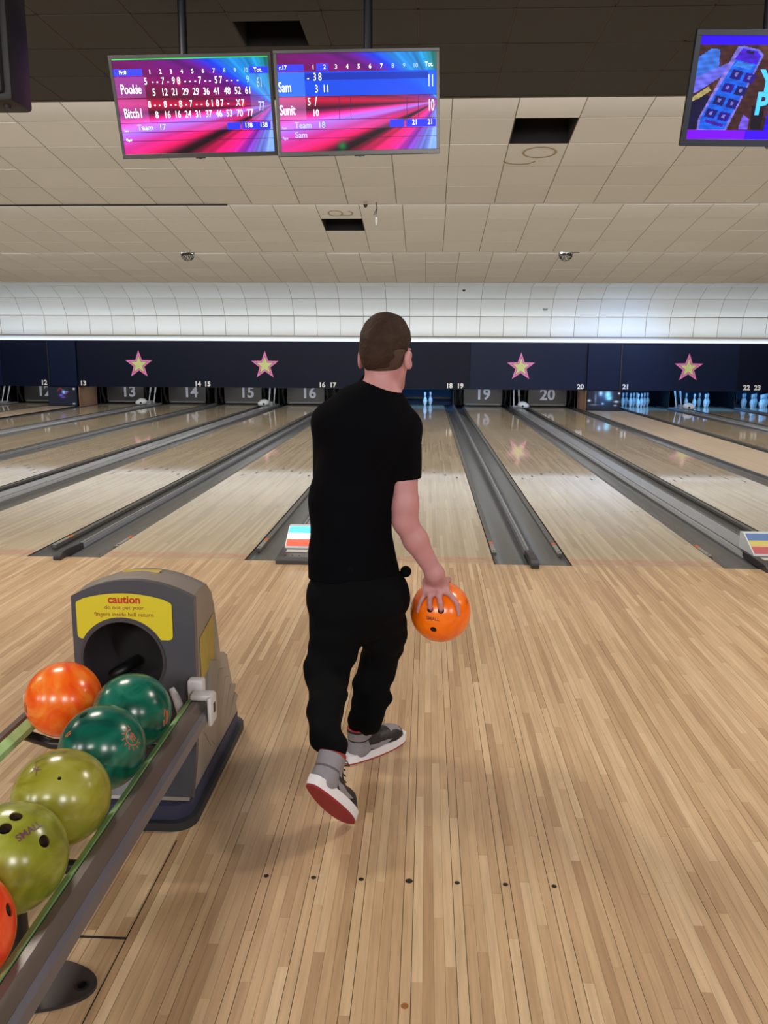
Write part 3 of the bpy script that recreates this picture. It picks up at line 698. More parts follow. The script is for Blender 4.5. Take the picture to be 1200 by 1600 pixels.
# pin bays: sweep boards with big numbers, or open bays with pins
LIT = {18, 21, 22, 23}
def bay(n):
    x = LX[n]
    t = thing('pin_bay', (x, 17.6, 0), ('dark pin bay lit blue, ' if n in LIT else 'dark pin bay closed by a board, ')+PH[n].replace('lane ', ''), 'pinsetter', 'pin bays')
    y0 = 17.55
    for s in (-1, 1): bm = BM(); box(bm, x+s*.775-.009, x+s*.775+.009, 18.02, 20.3, -.08, 1.7); obj('side_wall', bm, MT['machine'], t)
    bm = BM(); box(bm, x-.76, x+.76, 20.2, 20.25, -.1, 1.7); obj('cushion', bm, MT['bay_blue'] if n in LIT else MT['machine'], t)
    bm = BM(); box(bm, x-.76, x+.76, 19.95, 20.2, .10, .16); obj('rear_bar', bm, MT['machine'], t)
    bm = BM(); box(bm, x-.76, x+.76, 19.2, 20.3, -.12, -.1); obj('pit_floor', bm, MT['machine'], t)
    if n not in LIT:
        bm = BM(); prism(bm, [(x-.50, .035), (x+.50, .035), (x+.53, .09), (x+.53, .60), (x-.53, .60), (x-.53, .09)], 17.93, 17.97); b = obj('sweep_board', bm, MT['board'], t)
        bm = BM(); box(bm, x-.47, x+.47, 17.905, 17.93, .055, .085, bev=.005); obj('lower_lip', bm, MT['cap_rail'], b)
        for s in (-1, 1):
            bm = BM(); tube(bm, [(x+s*.60, 17.75, .60), (x+s*.64, 17.85, .30), (x+s*.60, 17.95, .06)], .035, 10); obj('sweep_arm', bm, MT['machine'], t)
        l = bpy.data.lights.new('bay_fill', 'AREA'); l.shape = 'RECTANGLE'; l.size = .9; l.size_y = .06; l.energy = 2.6; l.color = (.9, .94, 1)  # fill lamp added so the closed board and its number read brighter
        lo = bpy.data.objects.new('bay_fill', l); COL.objects.link(lo); lo.parent = t; lo.location = (0, 17.0-17.6, .60); lo.rotation_euler = (math.radians(72), 0, 0)
        if n != 17:
            off = {13: .10, 14: .10, 15: .12, 16: .09, 19: .0, 20: -.0, 12: .06, 11: 0}.get(n, 0)
            place_text('number', str(n), .42, MT['num'], Matrix.Translation((x+off, 17.924, .335)) @ XZ, b, offset=.010, extrude=.003)
    else:
        l = bpy.data.lights.new('pin_light', 'AREA'); l.shape = 'RECTANGLE'; l.size = 1.0; l.size_y = .12; l.energy = 21; l.color = (.11, .44, 1)
        lo = bpy.data.objects.new('pin_light', l); COL.objects.link(lo); lo.parent = t; lo.location = (0, 17.35-17.6, .95); lo.rotation_euler = (math.radians(38), 0, 0)
        bm = BM(); box(bm, x-.52, x+.52, 17.28, 17.33, .98, 1.06); obj('lamp_housing', bm, MT['machine'], t)
MT['bay_blue'] = mat('bay_curtain', (40, 62, 92), .6)
for n in LX: bay(n)
# ball-lift rods and white hoods between the lanes of a pair
for a, b in ((11, 12), (13, 14), (15, 16), (17, 18), (19, 20), (21, 22)):
    c = (LX[a]+LX[b])/2; lab = DV[(a, b)]
    t = thing('ball_lift', (c, 17.6, 0), 'pair of slanting white rods, divider '+lab, 'machine part', 'ball lifts')
    for dx in (-.07, .07):
        bm = BM(); tube(bm, [(c+dx, 17.45, .04), (c+dx-.0, 17.75, .62)], .014, 8); obj('rod', bm, MT['white_pl'], t, smooth=True)
        bm = BM(); tube(bm, [(c+dx, 17.6, .33), (c+dx, 17.75, .62)], .024, 8); obj('sleeve', bm, MT['white_pl'], t, smooth=True)
    bm = BM(); box(bm, c-.11, c+.11, 17.36, 17.52, .031, .075, bev=.01); obj('base_bracket', bm, MT['cap'], t)
    if a != 11:
        s = 1 if a >= 17 else -1; q = c+s*.13
        t2 = thing('ball_door_hood', (q, 17.0, .03), 'small white rounded hood, divider '+lab, 'machine part', 'white hoods on the dividers')
        g = SDF((q-.25, 16.8, .0), (q+.25, 17.25, .3), .01)
        g.ell((q-s*.02, 17.02, .12), (.13, .12, .09), k=.02); g.ell((q+s*.06, 17.0, .09), (.10, .10, .07), k=.03); g.clip((0, 0, .031), (0, 0, -1))
        me = g.mesh('shell', 1); me.materials.append(MT['white_pl']); from_mesh('shell', me, t2)
        bm = BM(); lathe(bm, [(.028, 0), (.028, .03)], 12); bmesh.ops.transform(bm, matrix=Matrix.Translation((q-s*.02, 16.93, .10)) @ Matrix.Rotation(math.radians(-60), 4, 'X') @ Matrix.Rotation(PI, 4, 'X'), verts=bm.verts); obj('socket', bm, MT['dark'], t2)
        if a in (13, 21, 15):
            d = 1 if a != 21 else -1
            bm = BM(); box(bm, q+d*.12-.09, q+d*.12+.11, 17.1, 17.3, .031, .14, bev=.01); obj('box', bm, MT['cap'], t2)

# pins
def pin_mesh():
    prof = [(.0258, 0), (.0285, .006), (.036, .03), (.0455, .065), (.0540, .095), (.0605, .115), (.0585, .15), (.049, .185), (.036, .215), (.0275, .238), (.0235, .254), (.0237, .27), (.0262, .295), (.0300, .32), (.0323, .343), (.0315, .36), (.026, .373), (.015, .380), (.004, .381)]
    bm = BM(); lathe(bm, prof, 20); return bm
pin0 = None
def pin(x, y, lab):
    global pin0
    if pin0 is None:
        t = thing('bowling_pin', (x, y, 0), lab, 'bowling pin', 'bowling pins'); obj('body', pin_mesh(), MT['pin'], t, world=False, smooth=True)
        bm = BM()
        for z, r in ((.246, .0262), (.268, .0246)): lathe(bm, [(r, z-.004), (r+.0005, z), (r, z+.004)], 20)
        obj('stripes', bm, MT['pin_stripe'], t, world=False, smooth=True); pin0 = t; return t
    r = pin0.copy(); COL.objects.link(r); r.location = (x, y, 0); r['label'] = lab
    for ch in pin0.children: c = ch.copy(); COL.objects.link(c); c.parent = r
    return r
SP = .3048; HD = 18.29
def pinpos(n, k):      # k 1..10
    row = {1: 0, 2: 1, 3: 1, 4: 2, 5: 2, 6: 2, 7: 3, 8: 3, 9: 3, 10: 3}[k]; i = k-[1, 2, 4, 7][row]
    return LX[n]+(i-row/2)*SP, HD+row*SP*.866
PN = {1: 'front pin', 2: 'second-row left pin', 3: 'second-row right pin', 4: 'third-row left pin', 5: 'third-row middle pin', 6: 'third-row right pin', 7: 'back-row leftmost pin', 8: 'back-row second pin', 9: 'back-row third pin', 10: 'back-row rightmost pin'}
for n, ks in ((21, range(1, 11)), (22, (2, 4, 3, 9, 6)), (23, range(1, 11))):
    for k in ks: pin(*pinpos(n, k), 'white pin lit blue, %s of %s' % (PN[k], {21: 'the full rack right of the column', 22: 'the broken group beside the right edge', 23: 'the rack at the right edge'}[n]))
pin(at_z(664, 634.2, 0).x, HD, 'left and nearer of two bowling pins on the boy\'s lane'); pin(at_z(672.5, 633.4, 0).x, HD+SP*.866, 'right and farther of two bowling pins on the boy\'s lane')
# cool accent lamps over the right-hand bays (the blue wash on the masking panels)
sl = bpy.data.lights.new('accent_lamp', 'SPOT'); sl.energy = 420; sl.color = (.25, .5, 1); sl.spot_size = 1.0; sl.spot_blend = 1; sl.shadow_soft_size = .1
so = bpy.data.objects.new('accent_lamp', sl); COL.objects.link(so); so.location = (6.5, 12.9, 3.1); so.rotation_euler = (Vector((4.6, 16.75, 1.0))-so.location).to_track_quat('-Z', 'Y').to_euler()
s2 = so.copy(); s2.data = sl.copy(); s2.data.energy = 160; s2.data.spot_size = .45; COL.objects.link(s2); s2.location = (-9.0, 12.9, 3.1); s2.rotation_euler = (Vector((-10.9, 16.75, 1.25))-s2.location).to_track_quat('-Z', 'Y').to_euler()

# ------------------------------------------------------------------ ball return
def boolean(o, cutters):
    for c in cutters:
        m = o.modifiers.new('b', 'BOOLEAN'); m.operation = 'DIFFERENCE'; m.object = c; m.solver = 'EXACT'
    dg = bpy.context.evaluated_depsgraph_get(); dg.update()
    me = bpy.data.meshes.new_from_object(o.evaluated_get(dg)); o.modifiers.clear(); o.data = me
    for c in cutters: bpy.data.objects.remove(c)
    return o
def on_plane_x(px, py, X): d = ray(px, py); return CAM+d*((X-CAM.x)/d.x)
HX = -.885; HF = -3.285
t = hood = thing('ball_return_hood', (HX, -3.05, 0), 'grey plastic ball return hood with yellow caution sticker and round dark opening', 'ball return')
bm = BM(); pl = []
x0, x1, y0, y1, r = HX-.225, HX+.212, -3.455, -2.66, .07
for cx, cy_, a0 in ((x1-r, y1-r, 0), (x0+r, y1-r, 90), (x0+r, y0+r, 180), (x1-r, y0+r, 270)):
    for k in range(6): a = math.radians(a0+18*k); pl.append((cx+r*math.cos(a), cy_+r*math.sin(a)))
prism(bm, pl, .0005, .028, 'z'); obj('base_plate', bm, MT['hood_base'], t, smooth='auto')
bm = BM(); pl2 = [((x-(x0+x1)/2)*.915+(x0+x1)/2, max((y-(y0+y1)/2)*.95+(y0+y1)/2, y0+.02)) for x, y in pl]
prism(bm, pl2, .028, .075, 'z'); obj('plinth', bm, MT['hood_blue'], t, smooth='auto')
# body: side profile swept across an arched top
prof = [(-3.40, .075), (-3.33, .20), (HF, .32), (HF, .655), (HF+.004, .700), (-3.20, .712), (-3.11, .700), (-3.05, .655), (-3.02, .60), (-2.955, .405), (-2.90, .385), (-2.86, .36), (-2.72, .075)]
def hood_shell(xa, xb, ya, yb, n=14, inset=0):
    bm = BM(); rows = []
    for i in range(n+1):
        u = -1+2*i/n; x = (xa+xb)/2+u*(xb-xa)/2; row = []
        for y, z in prof:
            y_ = min(max(y, ya-.2*(z < .32)), yb); arch = .052*(1-u*u)*max(0, min(1, (z-.5)/.2)); row.append(bm.verts.new((x, y_, z-inset+arch)))
        rows.append(row)
    for i in range(n):
        for k in range(len(prof)): k2 = (k+1) % len(prof); bm.faces.new((rows[i][k], rows[i][k2], rows[i+1][k2], rows[i+1][k]))
    bm.faces.new(rows[0][::-1]); bm.faces.new(rows[-1]); bmesh.ops.recalc_face_normals(bm, faces=bm.faces)
    return bm
body = obj('body', hood_shell(HX-.190, HX+.188, HF, 0), MT['hood_side'], t, smooth='auto')
HC_ = at(193, 1032, HF-.012); HR = .132
def cyl_obj(c, r, y0, y1, seg=48):
    bm = BM(); pts = [(c.x+r*math.cos(2*PI*k/seg), c.z+r*math.sin(2*PI*k/seg)) for k in range(seg)]; prism(bm, pts, y0, y1); return obj('cutter', bm, MT['dark'])
boolean(body, [cyl_obj(HC_, HR-.004, -3.6, -3.06)])
# charcoal front panel
bm = BM(); hw = .196; fr = []
zz = [(.09, -3.405), (.20, -3.340), (.32, HF-.012), (.50, HF-.012), (.655, HF-.012), (.705, HF-.008)]
n = 14; rows = []
for i in range(n+1):
    u = -1+2*i/n; rows.append([bm.verts.new((HX+u*hw*(1.0 if z > .3 else 1.0+(.32-z)*.06), y, z+.054*(1-u*u)*max(0, min(1, (z-.5)/.2)))) for z, y in zz])
fr = [bm.faces.new((rows[i][k], rows[i][k+1], rows[i+1][k+1], rows[i+1][k])) for i in range(n) for k in range(len(zz)-1)]
bmesh.ops.recalc_face_normals(bm, faces=fr)
if sum((f.normal.y for f in fr)) > 0: bmesh.ops.reverse_faces(bm, faces=fr)
bmesh.ops.solidify(bm, geom=fr, thickness=.030)
fp = obj('front_panel', bm, MT['hood'], t, smooth='auto'); boolean(fp, [cyl_obj(HC_, HR, -3.6, -3.06)])
bm = BM(); nn = 48; R1 = []
for k in range(nn):      # opening rim and throat
    a = 2*PI*k/nn; R1.append([bm.verts.new((HC_.x+q*math.cos(a), y, HC_.z+q*math.sin(a))) for q, y in ((HR+.004, HF-.010), (HR+.005, HF-.016), (HR-.003, HF-.017), (HR-.007, HF-.008), (HR-.008, HF+.03), (HR-.02, -3.08))])
for k in range(nn):
    for j in range(5): bm.faces.new((R1[k][j], R1[k][j+1], R1[(k+1) % nn][j+1], R1[(k+1) % nn][j]))
obj('opening_rim', bm, MT['rim'], t, smooth='auto')
bm = BM(); lathe(bm, [(HR-.012, 0), (HR-.012, .02)], 32); bmesh.ops.transform(bm, matrix=Matrix.Translation((HC_.x, -3.075, HC_.z)) @ Matrix.Rotation(PI/2, 4, 'X'), verts=bm.verts)
obj('throat_back', bm, MT['dark'], t)
bm = BM(); tube(bm, [(HC_.x-.09, -3.20, HC_.z-.10), (HC_.x-.02, -3.10, HC_.z-.07)], .02, 10); obj('belt_roller', bm, MT['machine'], t, smooth=True)
# louvres on both flanks
for s in (-1, 1):
    for k in range(5):
        y = -3.15+k*.075; bm = BM(); X = HX+s*.188
        zt = .43-.06*k; pr = [(y+.045, zt), (y+.13, zt-.03), (y+.02, zt-.30 if zt-.30 > .09 else .09), (y-.05, zt-.22 if zt-.22 > .09 else .10)]
        pr = [(min(a, -2.74-(b-.09)*.42), b) for a, b in pr]
        A = [bm.verts.new((X-s*.004, a, b)) for a, b in pr]; B = [bm.verts.new((X+s*(.016 if i in (0, 1) else .002), a, b)) for i, (a, b) in enumerate(pr)]
        fs = [bm.faces.new(A), bm.faces.new(B[::-1])]+[bm.faces.new((A[i], B[i], B[(i+1) % 4], A[(i+1) % 4])) for i in range(4)]
        bmesh.ops.recalc_face_normals(bm, faces=fs); obj('louvre', bm, MT['hood_side'], t)
# stickers
YS = HF-.0135
A, B = at(118, 936, YS), at(268, 940, YS); zb = at(118, 997, YS).z; RS = HR+.012; pts = []
def rnd_c(cx, cz, r, a0): return [(cx+r*math.cos(math.radians(a0+30*k)), cz+r*math.sin(math.radians(a0+30*k))) for k in range(4)]
xa, xb = A.x, B.x; zt = A.z-.004
dx = math.sqrt(max(RS*RS-(zb-HC_.z)**2, 0))
pts += rnd_c(xa+.012, zb+.012, .012, 180)[:4] and [(xa+.012-.012*math.sin(q), zb+.012-.012*math.cos(q)) for q in (PI/2, PI/4, 0)]
a0 = math.acos(max(-1, min(1, (-dx)/RS))); a1 = PI-a0
pts += [(HC_.x+RS*math.cos(a0+(a1-a0)*k/20), HC_.z+RS*math.sin(a0+(a1-a0)*k/20)) for k in range(21)]
pts += [(xb-.012+.012*math.sin(q), zb+.012-.012*math.cos(q)) for q in (0, PI/4, PI/2)]
pts += [(xb-.01+.01*math.cos(q), zt-.01+.01*math.sin(q)) for q in (0, PI/4, PI/2)]
pts += [(xb+(xa-xb)*k/12, zt+.026*(1-(2*k/12-1)**2)) for k in range(1, 12)]
pts += [(xa+.01-.01*math.sin(q), zt-.01+.01*math.cos(q)) for q in (0, PI/4, PI/2)]
bm = BM(); A_ = [bm.verts.new((x, YS-.0015, z)) for x, z in pts]; bm.faces.new(A_); bmesh.ops.recalc_face_normals(bm, faces=bm.faces)
if bm.faces[:][0].normal.y > 0: bmesh.ops.reverse_faces(bm, faces=bm.faces)
bmesh.ops.triangulate(bm, faces=bm.faces[:]); st = obj('caution_sticker', bm, MT['sticker'], t)
def hood_text(s, px, py, wpx, size, m, off, sxx):
    c = at(px, py, YS); place_text('lettering', s, size, MT[m], Matrix.Translation((c.x, YS-.0025, c.z)) @ XZ, st, sx=sxx, offset=off)
hood_text('caution', 194, 937, 54, .036, 'red_ink', .0009, .98)
hood_text('do not put your', 194, 949, 60, .0195, 'brown_ink', .0001, 1.0)
hood_text('fingers inside ball return', 194, 960, 100, .0195, 'brown_ink', .0001, 1.0)
X = HX+.1895; bm = BM(); vs = [bm.verts.new(on_plane_x(a, b, X)) for a, b in ((312, 998), (333, 958), (335, 1026), (315, 1066))]; bm.faces.new(vs); obj('side_sticker', bm, MT['sticker2'], t)
bm = BM(); box(bm, HX-.06, HX+.06, -3.20, -3.17, .760, .7625); obj('top_label', bm, MT['sticker2'], t)

# ball rack
RX = -.905
t = rack = thing('ball_rack', (RX, -4.2, 0), 'long dark ball rack of two rails with green strips, carrying bowling balls', 'ball rack')
YR0, YR1 = -5.25, -3.36
for s in (-1, 1):
    f = lambda x: RX+s*x
    bm = BM(); pr = [(f(.224), .372), (f(.223), .400), (f(.229), .408), (f(.246), .408), (f(.256), .400), (f(.265), .384), (f(.276), .374), (f(.279), .350), (f(.262), .340), (f(.232), .345)]
    prism(bm, pr, YR0, YR1); rl = obj('rail', bm, MT['rail'], t, smooth='auto')
    bm = BM(); prism(bm, [(f(.2665), .3845), (f(.2775), .3750), (f(.2805), .350), (f(.2785), .352), (f(.2755), .3745), (f(.2650), .3835)], YR0, YR1); obj('outer_band', bm, MT['rail2'], rl)
    bm = BM(); prism(bm, [(f(.2245), .374), (f(.2235), .3995), (f(.2215), .399), (f(.2215), .374)], YR0, YR1); obj('inner_face', bm, MT['rail_dark'], rl)
    bm = BM(); prism(bm, [(f(.199), .372), (f(.199), .3900), (f(.2205), .4045), (f(.2205), .372)], YR0, YR1); obj('green_strip', bm, MT['green_strip'], rl)
    # end clip on the hood
    bm = BM(); P = [at(268, 1076, HF-.03), at(276, 1092, HF-.045), at(283, 1112, HF-.075), at(284, 1128, HF-.10)]
    if s < 0: P = [Vector((2*RX-p_.x, p_.y, p_.z)) for p_ in P]
    tube(bm, P, [.010, .013, .014, .011], 12); box(bm, *sorted((f(.222), f(.290))), -3.40, -3.352, .409, .428, bev=.006); box(bm, *sorted((f(.280), f(.294))), -3.42, -3.352, .335, .425, bev=.006); box(bm, *sorted((f(.200), f(.250))), -3.35, -3.31, .375, .455, bev=.008)
    br = obj('end_clip', bm, MT['bracket'], t, smooth='auto')
    bm = BM(); a, b_ = sorted((f(.2935), f(.2955))); box(bm, a, b_, -3.395, -3.375, .37, .40); obj('slot', bm, MT['machine'], br)
bm = BM(); prism(bm, [(RX-.055, .345), (RX-.055, .3685), (RX+.055, .3685), (RX+.055, .345)], YR0, -3.70); 
pts = [(RX+.055*math.cos(a), -3.70+.055*math.sin(a)) for a in [PI*k/12 for k in range(13)]]; prism(bm, pts, .345, .3685, 'z'); obj('centre_rail', bm, MT['foot'], t, smooth='auto')
for yy in (-3.52, -4.11, -4.95):
    bm = BM(); tube(bm, [(RX-.25, yy, .345), (RX-.16, yy, .315), (RX+.16, yy, .315), (RX+.25, yy, .345)], .016, 10); obj('cross_bar', bm, MT['foot'], t, smooth=True)
for yy in (-4.11,):
    bm = BM(); tube(bm, [(RX, yy, .32), (RX, yy, .01)], .032, 16); obj('post', bm, MT['rail_dark'], t, smooth='auto')
    bm = BM(); pts = [(RX+.185*math.cos(a)*(1 if 1 else 1), yy+.088*math.sin(a)) for a in [2*PI*k/40 for k in range(40)]]; prism(bm, pts, .0008, .009, 'z'); ft = obj('foot_plate', bm, MT['foot'], t, smooth='auto')
    for s in (-1, 1):
        bm = BM(); lathe(bm, [(.011, .009), (.011, .012), (.006, .0135)], 14, (RX+s*.152, yy, 0)); obj('screw', bm, MT['screw'], ft, smooth='auto')
        bm = BM(); lathe(bm, [(.018, .0088), (.018, .0098)], 18, (RX+s*.152, yy, 0)); obj('washer', bm, MT['rail_dark'], ft, smooth='auto')

# ------------------------------------------------------------------ bowling balls
BR = .1085
MT['ball_orange'] = marble_mat('ball_orange', (236, 70, 18), (246, 104, 24), (250, 150, 62)); MT['ball_green'] = marble_mat('ball_green', (4, 66, 56), (10, 92, 74), (40, 116, 96))
MT['ball_olive'] = marble_mat('ball_olive', (124, 120, 30), (146, 142, 44), (160, 158, 74)); MT['ball_olive2'] = marble_mat('ball_olive_pale', (112, 116, 28), (142, 146, 46), (164, 172, 84)); MT['ball_red'] = marble_mat('ball_red', (216, 42, 14), (236, 60, 22), (244, 92, 40))
MT['ball_held'] = marble_mat('ball_bright_orange', (240, 96, 6), (250, 118, 10), (255, 140, 50), scale=6)
MT['logo_orange'] = mat('logo_orange', (176, 92, 62), .4); MT['logo_purple'] = mat('logo_purple', (104, 62, 76), .4); MT['logo_dark'] = mat('logo_dark', (120, 50, 20), .4)
def hit(px, py, c, r):
    d = ray(px, py).normalized(); oc = CAM-Vector(c); b = oc.dot(d); q = b*b-(oc.dot(oc)-r*r)
    if q < 0: p = CAM+d*(-b); return Vector(c)+(p-Vector(c)).normalized()*r
    return CAM+d*(-b-math.sqrt(q))
def ball(c, m, label, holes=(), group=None, parentless=True):
    c = Vector(c); t = thing('bowling_ball', c, label, 'bowling ball', group)
    bm = BM(); bmesh.ops.create_icosphere(bm, subdivisions=5, radius=BR, matrix=Matrix.Translation(c)); o = obj('shell', bm, MT[m], t, smooth=True)
    cut = []; lin = []
    for px, py, r in holes:
        p = hit(px, py, c, BR); n = (p-c).normalized(); bm = BM(); z = n.to_track_quat('Z', 'Y').to_matrix().to_4x4()
        lathe(bm, [(r, -.045), (r, .02)], 24); bmesh.ops.transform(bm, matrix=Matrix.Translation(p) @ z, verts=bm.verts); cut.append(obj('cutter', bm, MT['dark']))
        bm = BM(); lathe(bm, [(r-.0006, -.044), (r-.0006, -.0035)], 24); bm.faces.ensure_lookup_table(); bm.faces.remove(bm.faces[-1]); bmesh.ops.reverse_faces(bm, faces=bm.faces)
        bmesh.ops.transform(bm, matrix=Matrix.Translation(p) @ z, verts=bm.verts); obj('finger_hole', bm, MT['hole_in'], t, smooth=True)
    if cut:
        boolean(o, cut); o.data.set_sharp_from_angle(angle=math.radians(40))
    return t, c
MT['hole_in'] = mat('hole_inside', (60, 44, 34), .5)
def on_ball(c, px, py, rot):
    """frame tangent to the ball at a pixel; rot turns the print in the picture"""
    p = hit(px, py, c, BR); n = (p-c).normalized(); rt = (RT-n*RT.dot(n)).normalized(); up = n.cross(rt)
    a = math.radians(rot); x = rt*math.cos(a)+up*math.sin(a); y = n.cross(x)
    def f(u, v):
        q = p+x*u+y*v; return c+(q-c).normalized()*(BR+.0004)
    return f
def ball_text(t, c, s, px, py, rot, size, m):
    f = on_ball(c, px, py, rot); me = text_mesh(s, size, 1.0, .0004); me.materials.clear(); me.materials.append(MT[m])
    for v in me.vertices: v.co = f(v.co.x, v.co.y)
    from_mesh('lettering', me, t)
def ball_strokes(t, c, px, py, rot, strokes, wd, m, nm='logo'):
    f = on_ball(c, px, py, rot); bm = BM()
    for s in strokes:
        n = 6 if len(s) == 2 else 1
        for (xa, ya), (xb, yb) in zip(s[:-1], s[1:]):
            d = math.hypot(xb-xa, yb-ya); nx, ny = -(yb-ya)/d*wd/2, (xb-xa)/d*wd/2; prev = None
            for k in range(n+1):
                u = k/n; x, y = xa+(xb-xa)*u, ya+(yb-ya)*u; cur = (bm.verts.new(f(x+nx, y+ny)), bm.verts.new(f(x-nx, y-ny)))
                if prev: bm.faces.new((prev[0], prev[1], cur[1], cur[0]))
                prev = cur
    bmesh.ops.recalc_face_normals(bm, faces=bm.faces); obj(nm, bm, MT[m], t)
GB = 'bowling balls in the return rack'
def rackball(px, py, col): p = at_z(px, py, .46); return (RX+col*.115, p.y, .4600)
t, c = ball(rackball(90, 1092, -1.0), 'ball_orange', 'orange marbled bowling ball on the far left of the rack, by the round opening', (), GB)
ball_strokes(t, c, 40, 1106, 80, [[(-.016, 0), (0, .010), (.014, .004)], [(-.012, -.008), (.010, -.004)]], .006, 'logo_dark')
t, c = ball(rackball(206, 1112, 1), 'ball_green', 'dark green bowling ball farthest along the rack, against the white end clip', (), GB)
c_g1 = c
ball_strokes(t, c, 258, 1122, 80, [[(-.024, 0), (-.010, .005), (.012, .004), (.026, -.002)], [(-.02, -.007), (.02, -.007)], [(-.02, -.013), (.02, -.013)]], .006, 'logo_orange')
t, c = ball(rackball(158, 1168, 1), 'ball_green', 'dark green bowling ball with an orange sunburst print, second along the rack', [(130, 1117, .011)], GB)
sb = [[(.020*math.cos(a), .020*math.sin(a)) for a in [math.radians(60+12*k) for k in range(22)]], [(-.008, -.010), (-.004, .010)], [(0, -.012), (.001, .010)], [(.007, -.010), (.005, .012)], [(-.012, .002), (.010, .004)]]
for k in range(9): a = math.radians(60+32*k*.9); sb.append([(.024*math.cos(a), .024*math.sin(a)), (.033*math.cos(a+.12), .033*math.sin(a+.12))])
ball_strokes(t, c, 207, 1152, 60, sb, .0032, 'logo_orange', 'sunburst_print'); ball_strokes(t, c, 107, 1146, 20, [[(-.012, -.002), (0, .002), (.010, .001)], [(-.006, -.006), (.008, -.004)]], .004, 'logo_orange')
t, c = ball(rackball(99, 1246, 1), 'ball_olive', 'plain olive yellow bowling ball with a tiny dimple and purple spiky marks', [(93, 1216, .0042)], GB)
ball_strokes(t, c, 55, 1203, -20, [[(-.012, .004), (.010, 0)], [(-.008, -.010), (-.002, .002), (-.010, .014)], [(.002, .010), (.004, 0), (.012, -.012)], [(.002, .0), (.016, .004)]], .0024, 'logo_purple'); ball_strokes(t, c, 100, 1175, 10, [[(-.008, 0), (.008, .002)], [(-.02, .004), (-.03, -.004)], [(.0, -.006), (.004, .006)]], .0022, 'logo_purple'); ball_strokes(t, c, 62, 1188, 10, [[(-.014, -.003), (.014, .003)], [(-.010, .004), (-.002, -.004)]], .0022, 'logo_purple')
t, c = ball(rackball(40, 1341, 1), 'ball_olive2', 'olive green bowling ball with three finger holes and SMALL printed on it', [(25, 1275, .0125), (8, 1294, .0125), (70, 1314, .0125)], GB)
ball_text(t, c, 'SMALL', 46, 1298, 56, .020, 'logo_purple')
t, c = ball(rackball(-56, 1460, 1), 'ball_red', 'red orange bowling ball nearest the camera, cut by the left edge', [(15, 1421, .012)], GB)
# the ball in his hand
HB = Vector((.09, -2.892, .553))
t, c = ball(HB, 'ball_held', 'bright orange bowling ball held low in the boy\'s right hand', [(677, 984, .0115), (672, 952, .0112), (689, 954, .0112)])
ball_text(t, c, 'SMALL', 676, 967, -3, .017, 'logo_dark')
ball_strokes(t, c, 729, 939, 70, [[(-.010, 0), (0, .005), (.012, .001)], [(-.012, -.006), (.010, -.006)]], .003, 'logo_dark'); ball_strokes(t, c, 732, 976, 80, [[(-.010, 0), (.010, .002)]], .003, 'logo_dark')

# ------------------------------------------------------------------ screens
def lerp(a, b, t): return a+(b-a)*t
def screen_bg(U, V, var):
    """streaks of light fanning from a point at the right: magenta below, purple and cyan above"""
    vx, vy = 1.02, .50
    dx, dy = vx-U, V-vy; ang = np.arctan2(dy, dx*1.6); r = np.hypot(dx, dy)
    rs = np.random.RandomState(5); n = np.zeros_like(U)
    for f, a in ((9, .5), (19, .35), (37, .25), (71, .18)): n += a*np.sin(ang*f+rs.rand()*6+1.3*np.sin(r*2.5+f))
    keys = [(-1.6, (20, 110, 70)), (-1.15, (20, 130, 200)), (-.80, (30, 150, 255)), (-.62, (20, 50, 200)), (-.48, (90, 10, 120)), (-.30, (120, 0, 110)), (-.12, (130, 10, 70)), (-.02, (190, 10, 60)), (.05, (50, 0, 30)), (.10, (210, 30, 120)), (.18, (150, 110, 230)), (.26, (230, 40, 150)), (.36, (220, 15, 90)), (.43, (30, 0, 20)), (.47, (20, 0, 10)), (.54, (230, 10, 90)), (.75, (220, 20, 110)), (.95, (130, 30, 170)), (1.2, (120, 140, 250)), (1.6, (110, 160, 255))]
    ks = np.array([k for k, _ in keys]); out = np.stack([np.interp(ang+.012*n, ks, [c[i] for _, c in keys]) for i in range(3)], -1)
    out *= (1+.28*n)[..., None]; glow = np.exp(-r*7)[..., None]; out = out*(1-glow*.5)+np.array([150, 150, 255])*glow*.5
    lu = np.clip((.20-U)/.2, 0, 1)[..., None]*np.clip((V-.1)*3, 0, 1)[..., None]; out = lerp(out, out*.55+np.array([110, 40, 110]), lu*.35)
    return np.clip(out, 0, 255)
def rect(out, U, V, u0, u1, v0, v1, col, a): m = (U >= u0) & (U <= u1) & (V >= v0) & (V <= v1); out[m] = lerp(out[m], np.array(col, float), a)
def pt_in(U, V, poly):
    ins = np.zeros(U.shape, bool); n = len(poly)
    for i in range(n):
        (x1, y1), (x2, y2) = poly[i], poly[(i+1) % n]
        if y1 == y2: continue
        c = ((y1 > V) != (y2 > V)) & (U < (x2-x1)*(V-y1)/(y2-y1)+x1); ins ^= c
    return ins
TW, TH = .95, .56
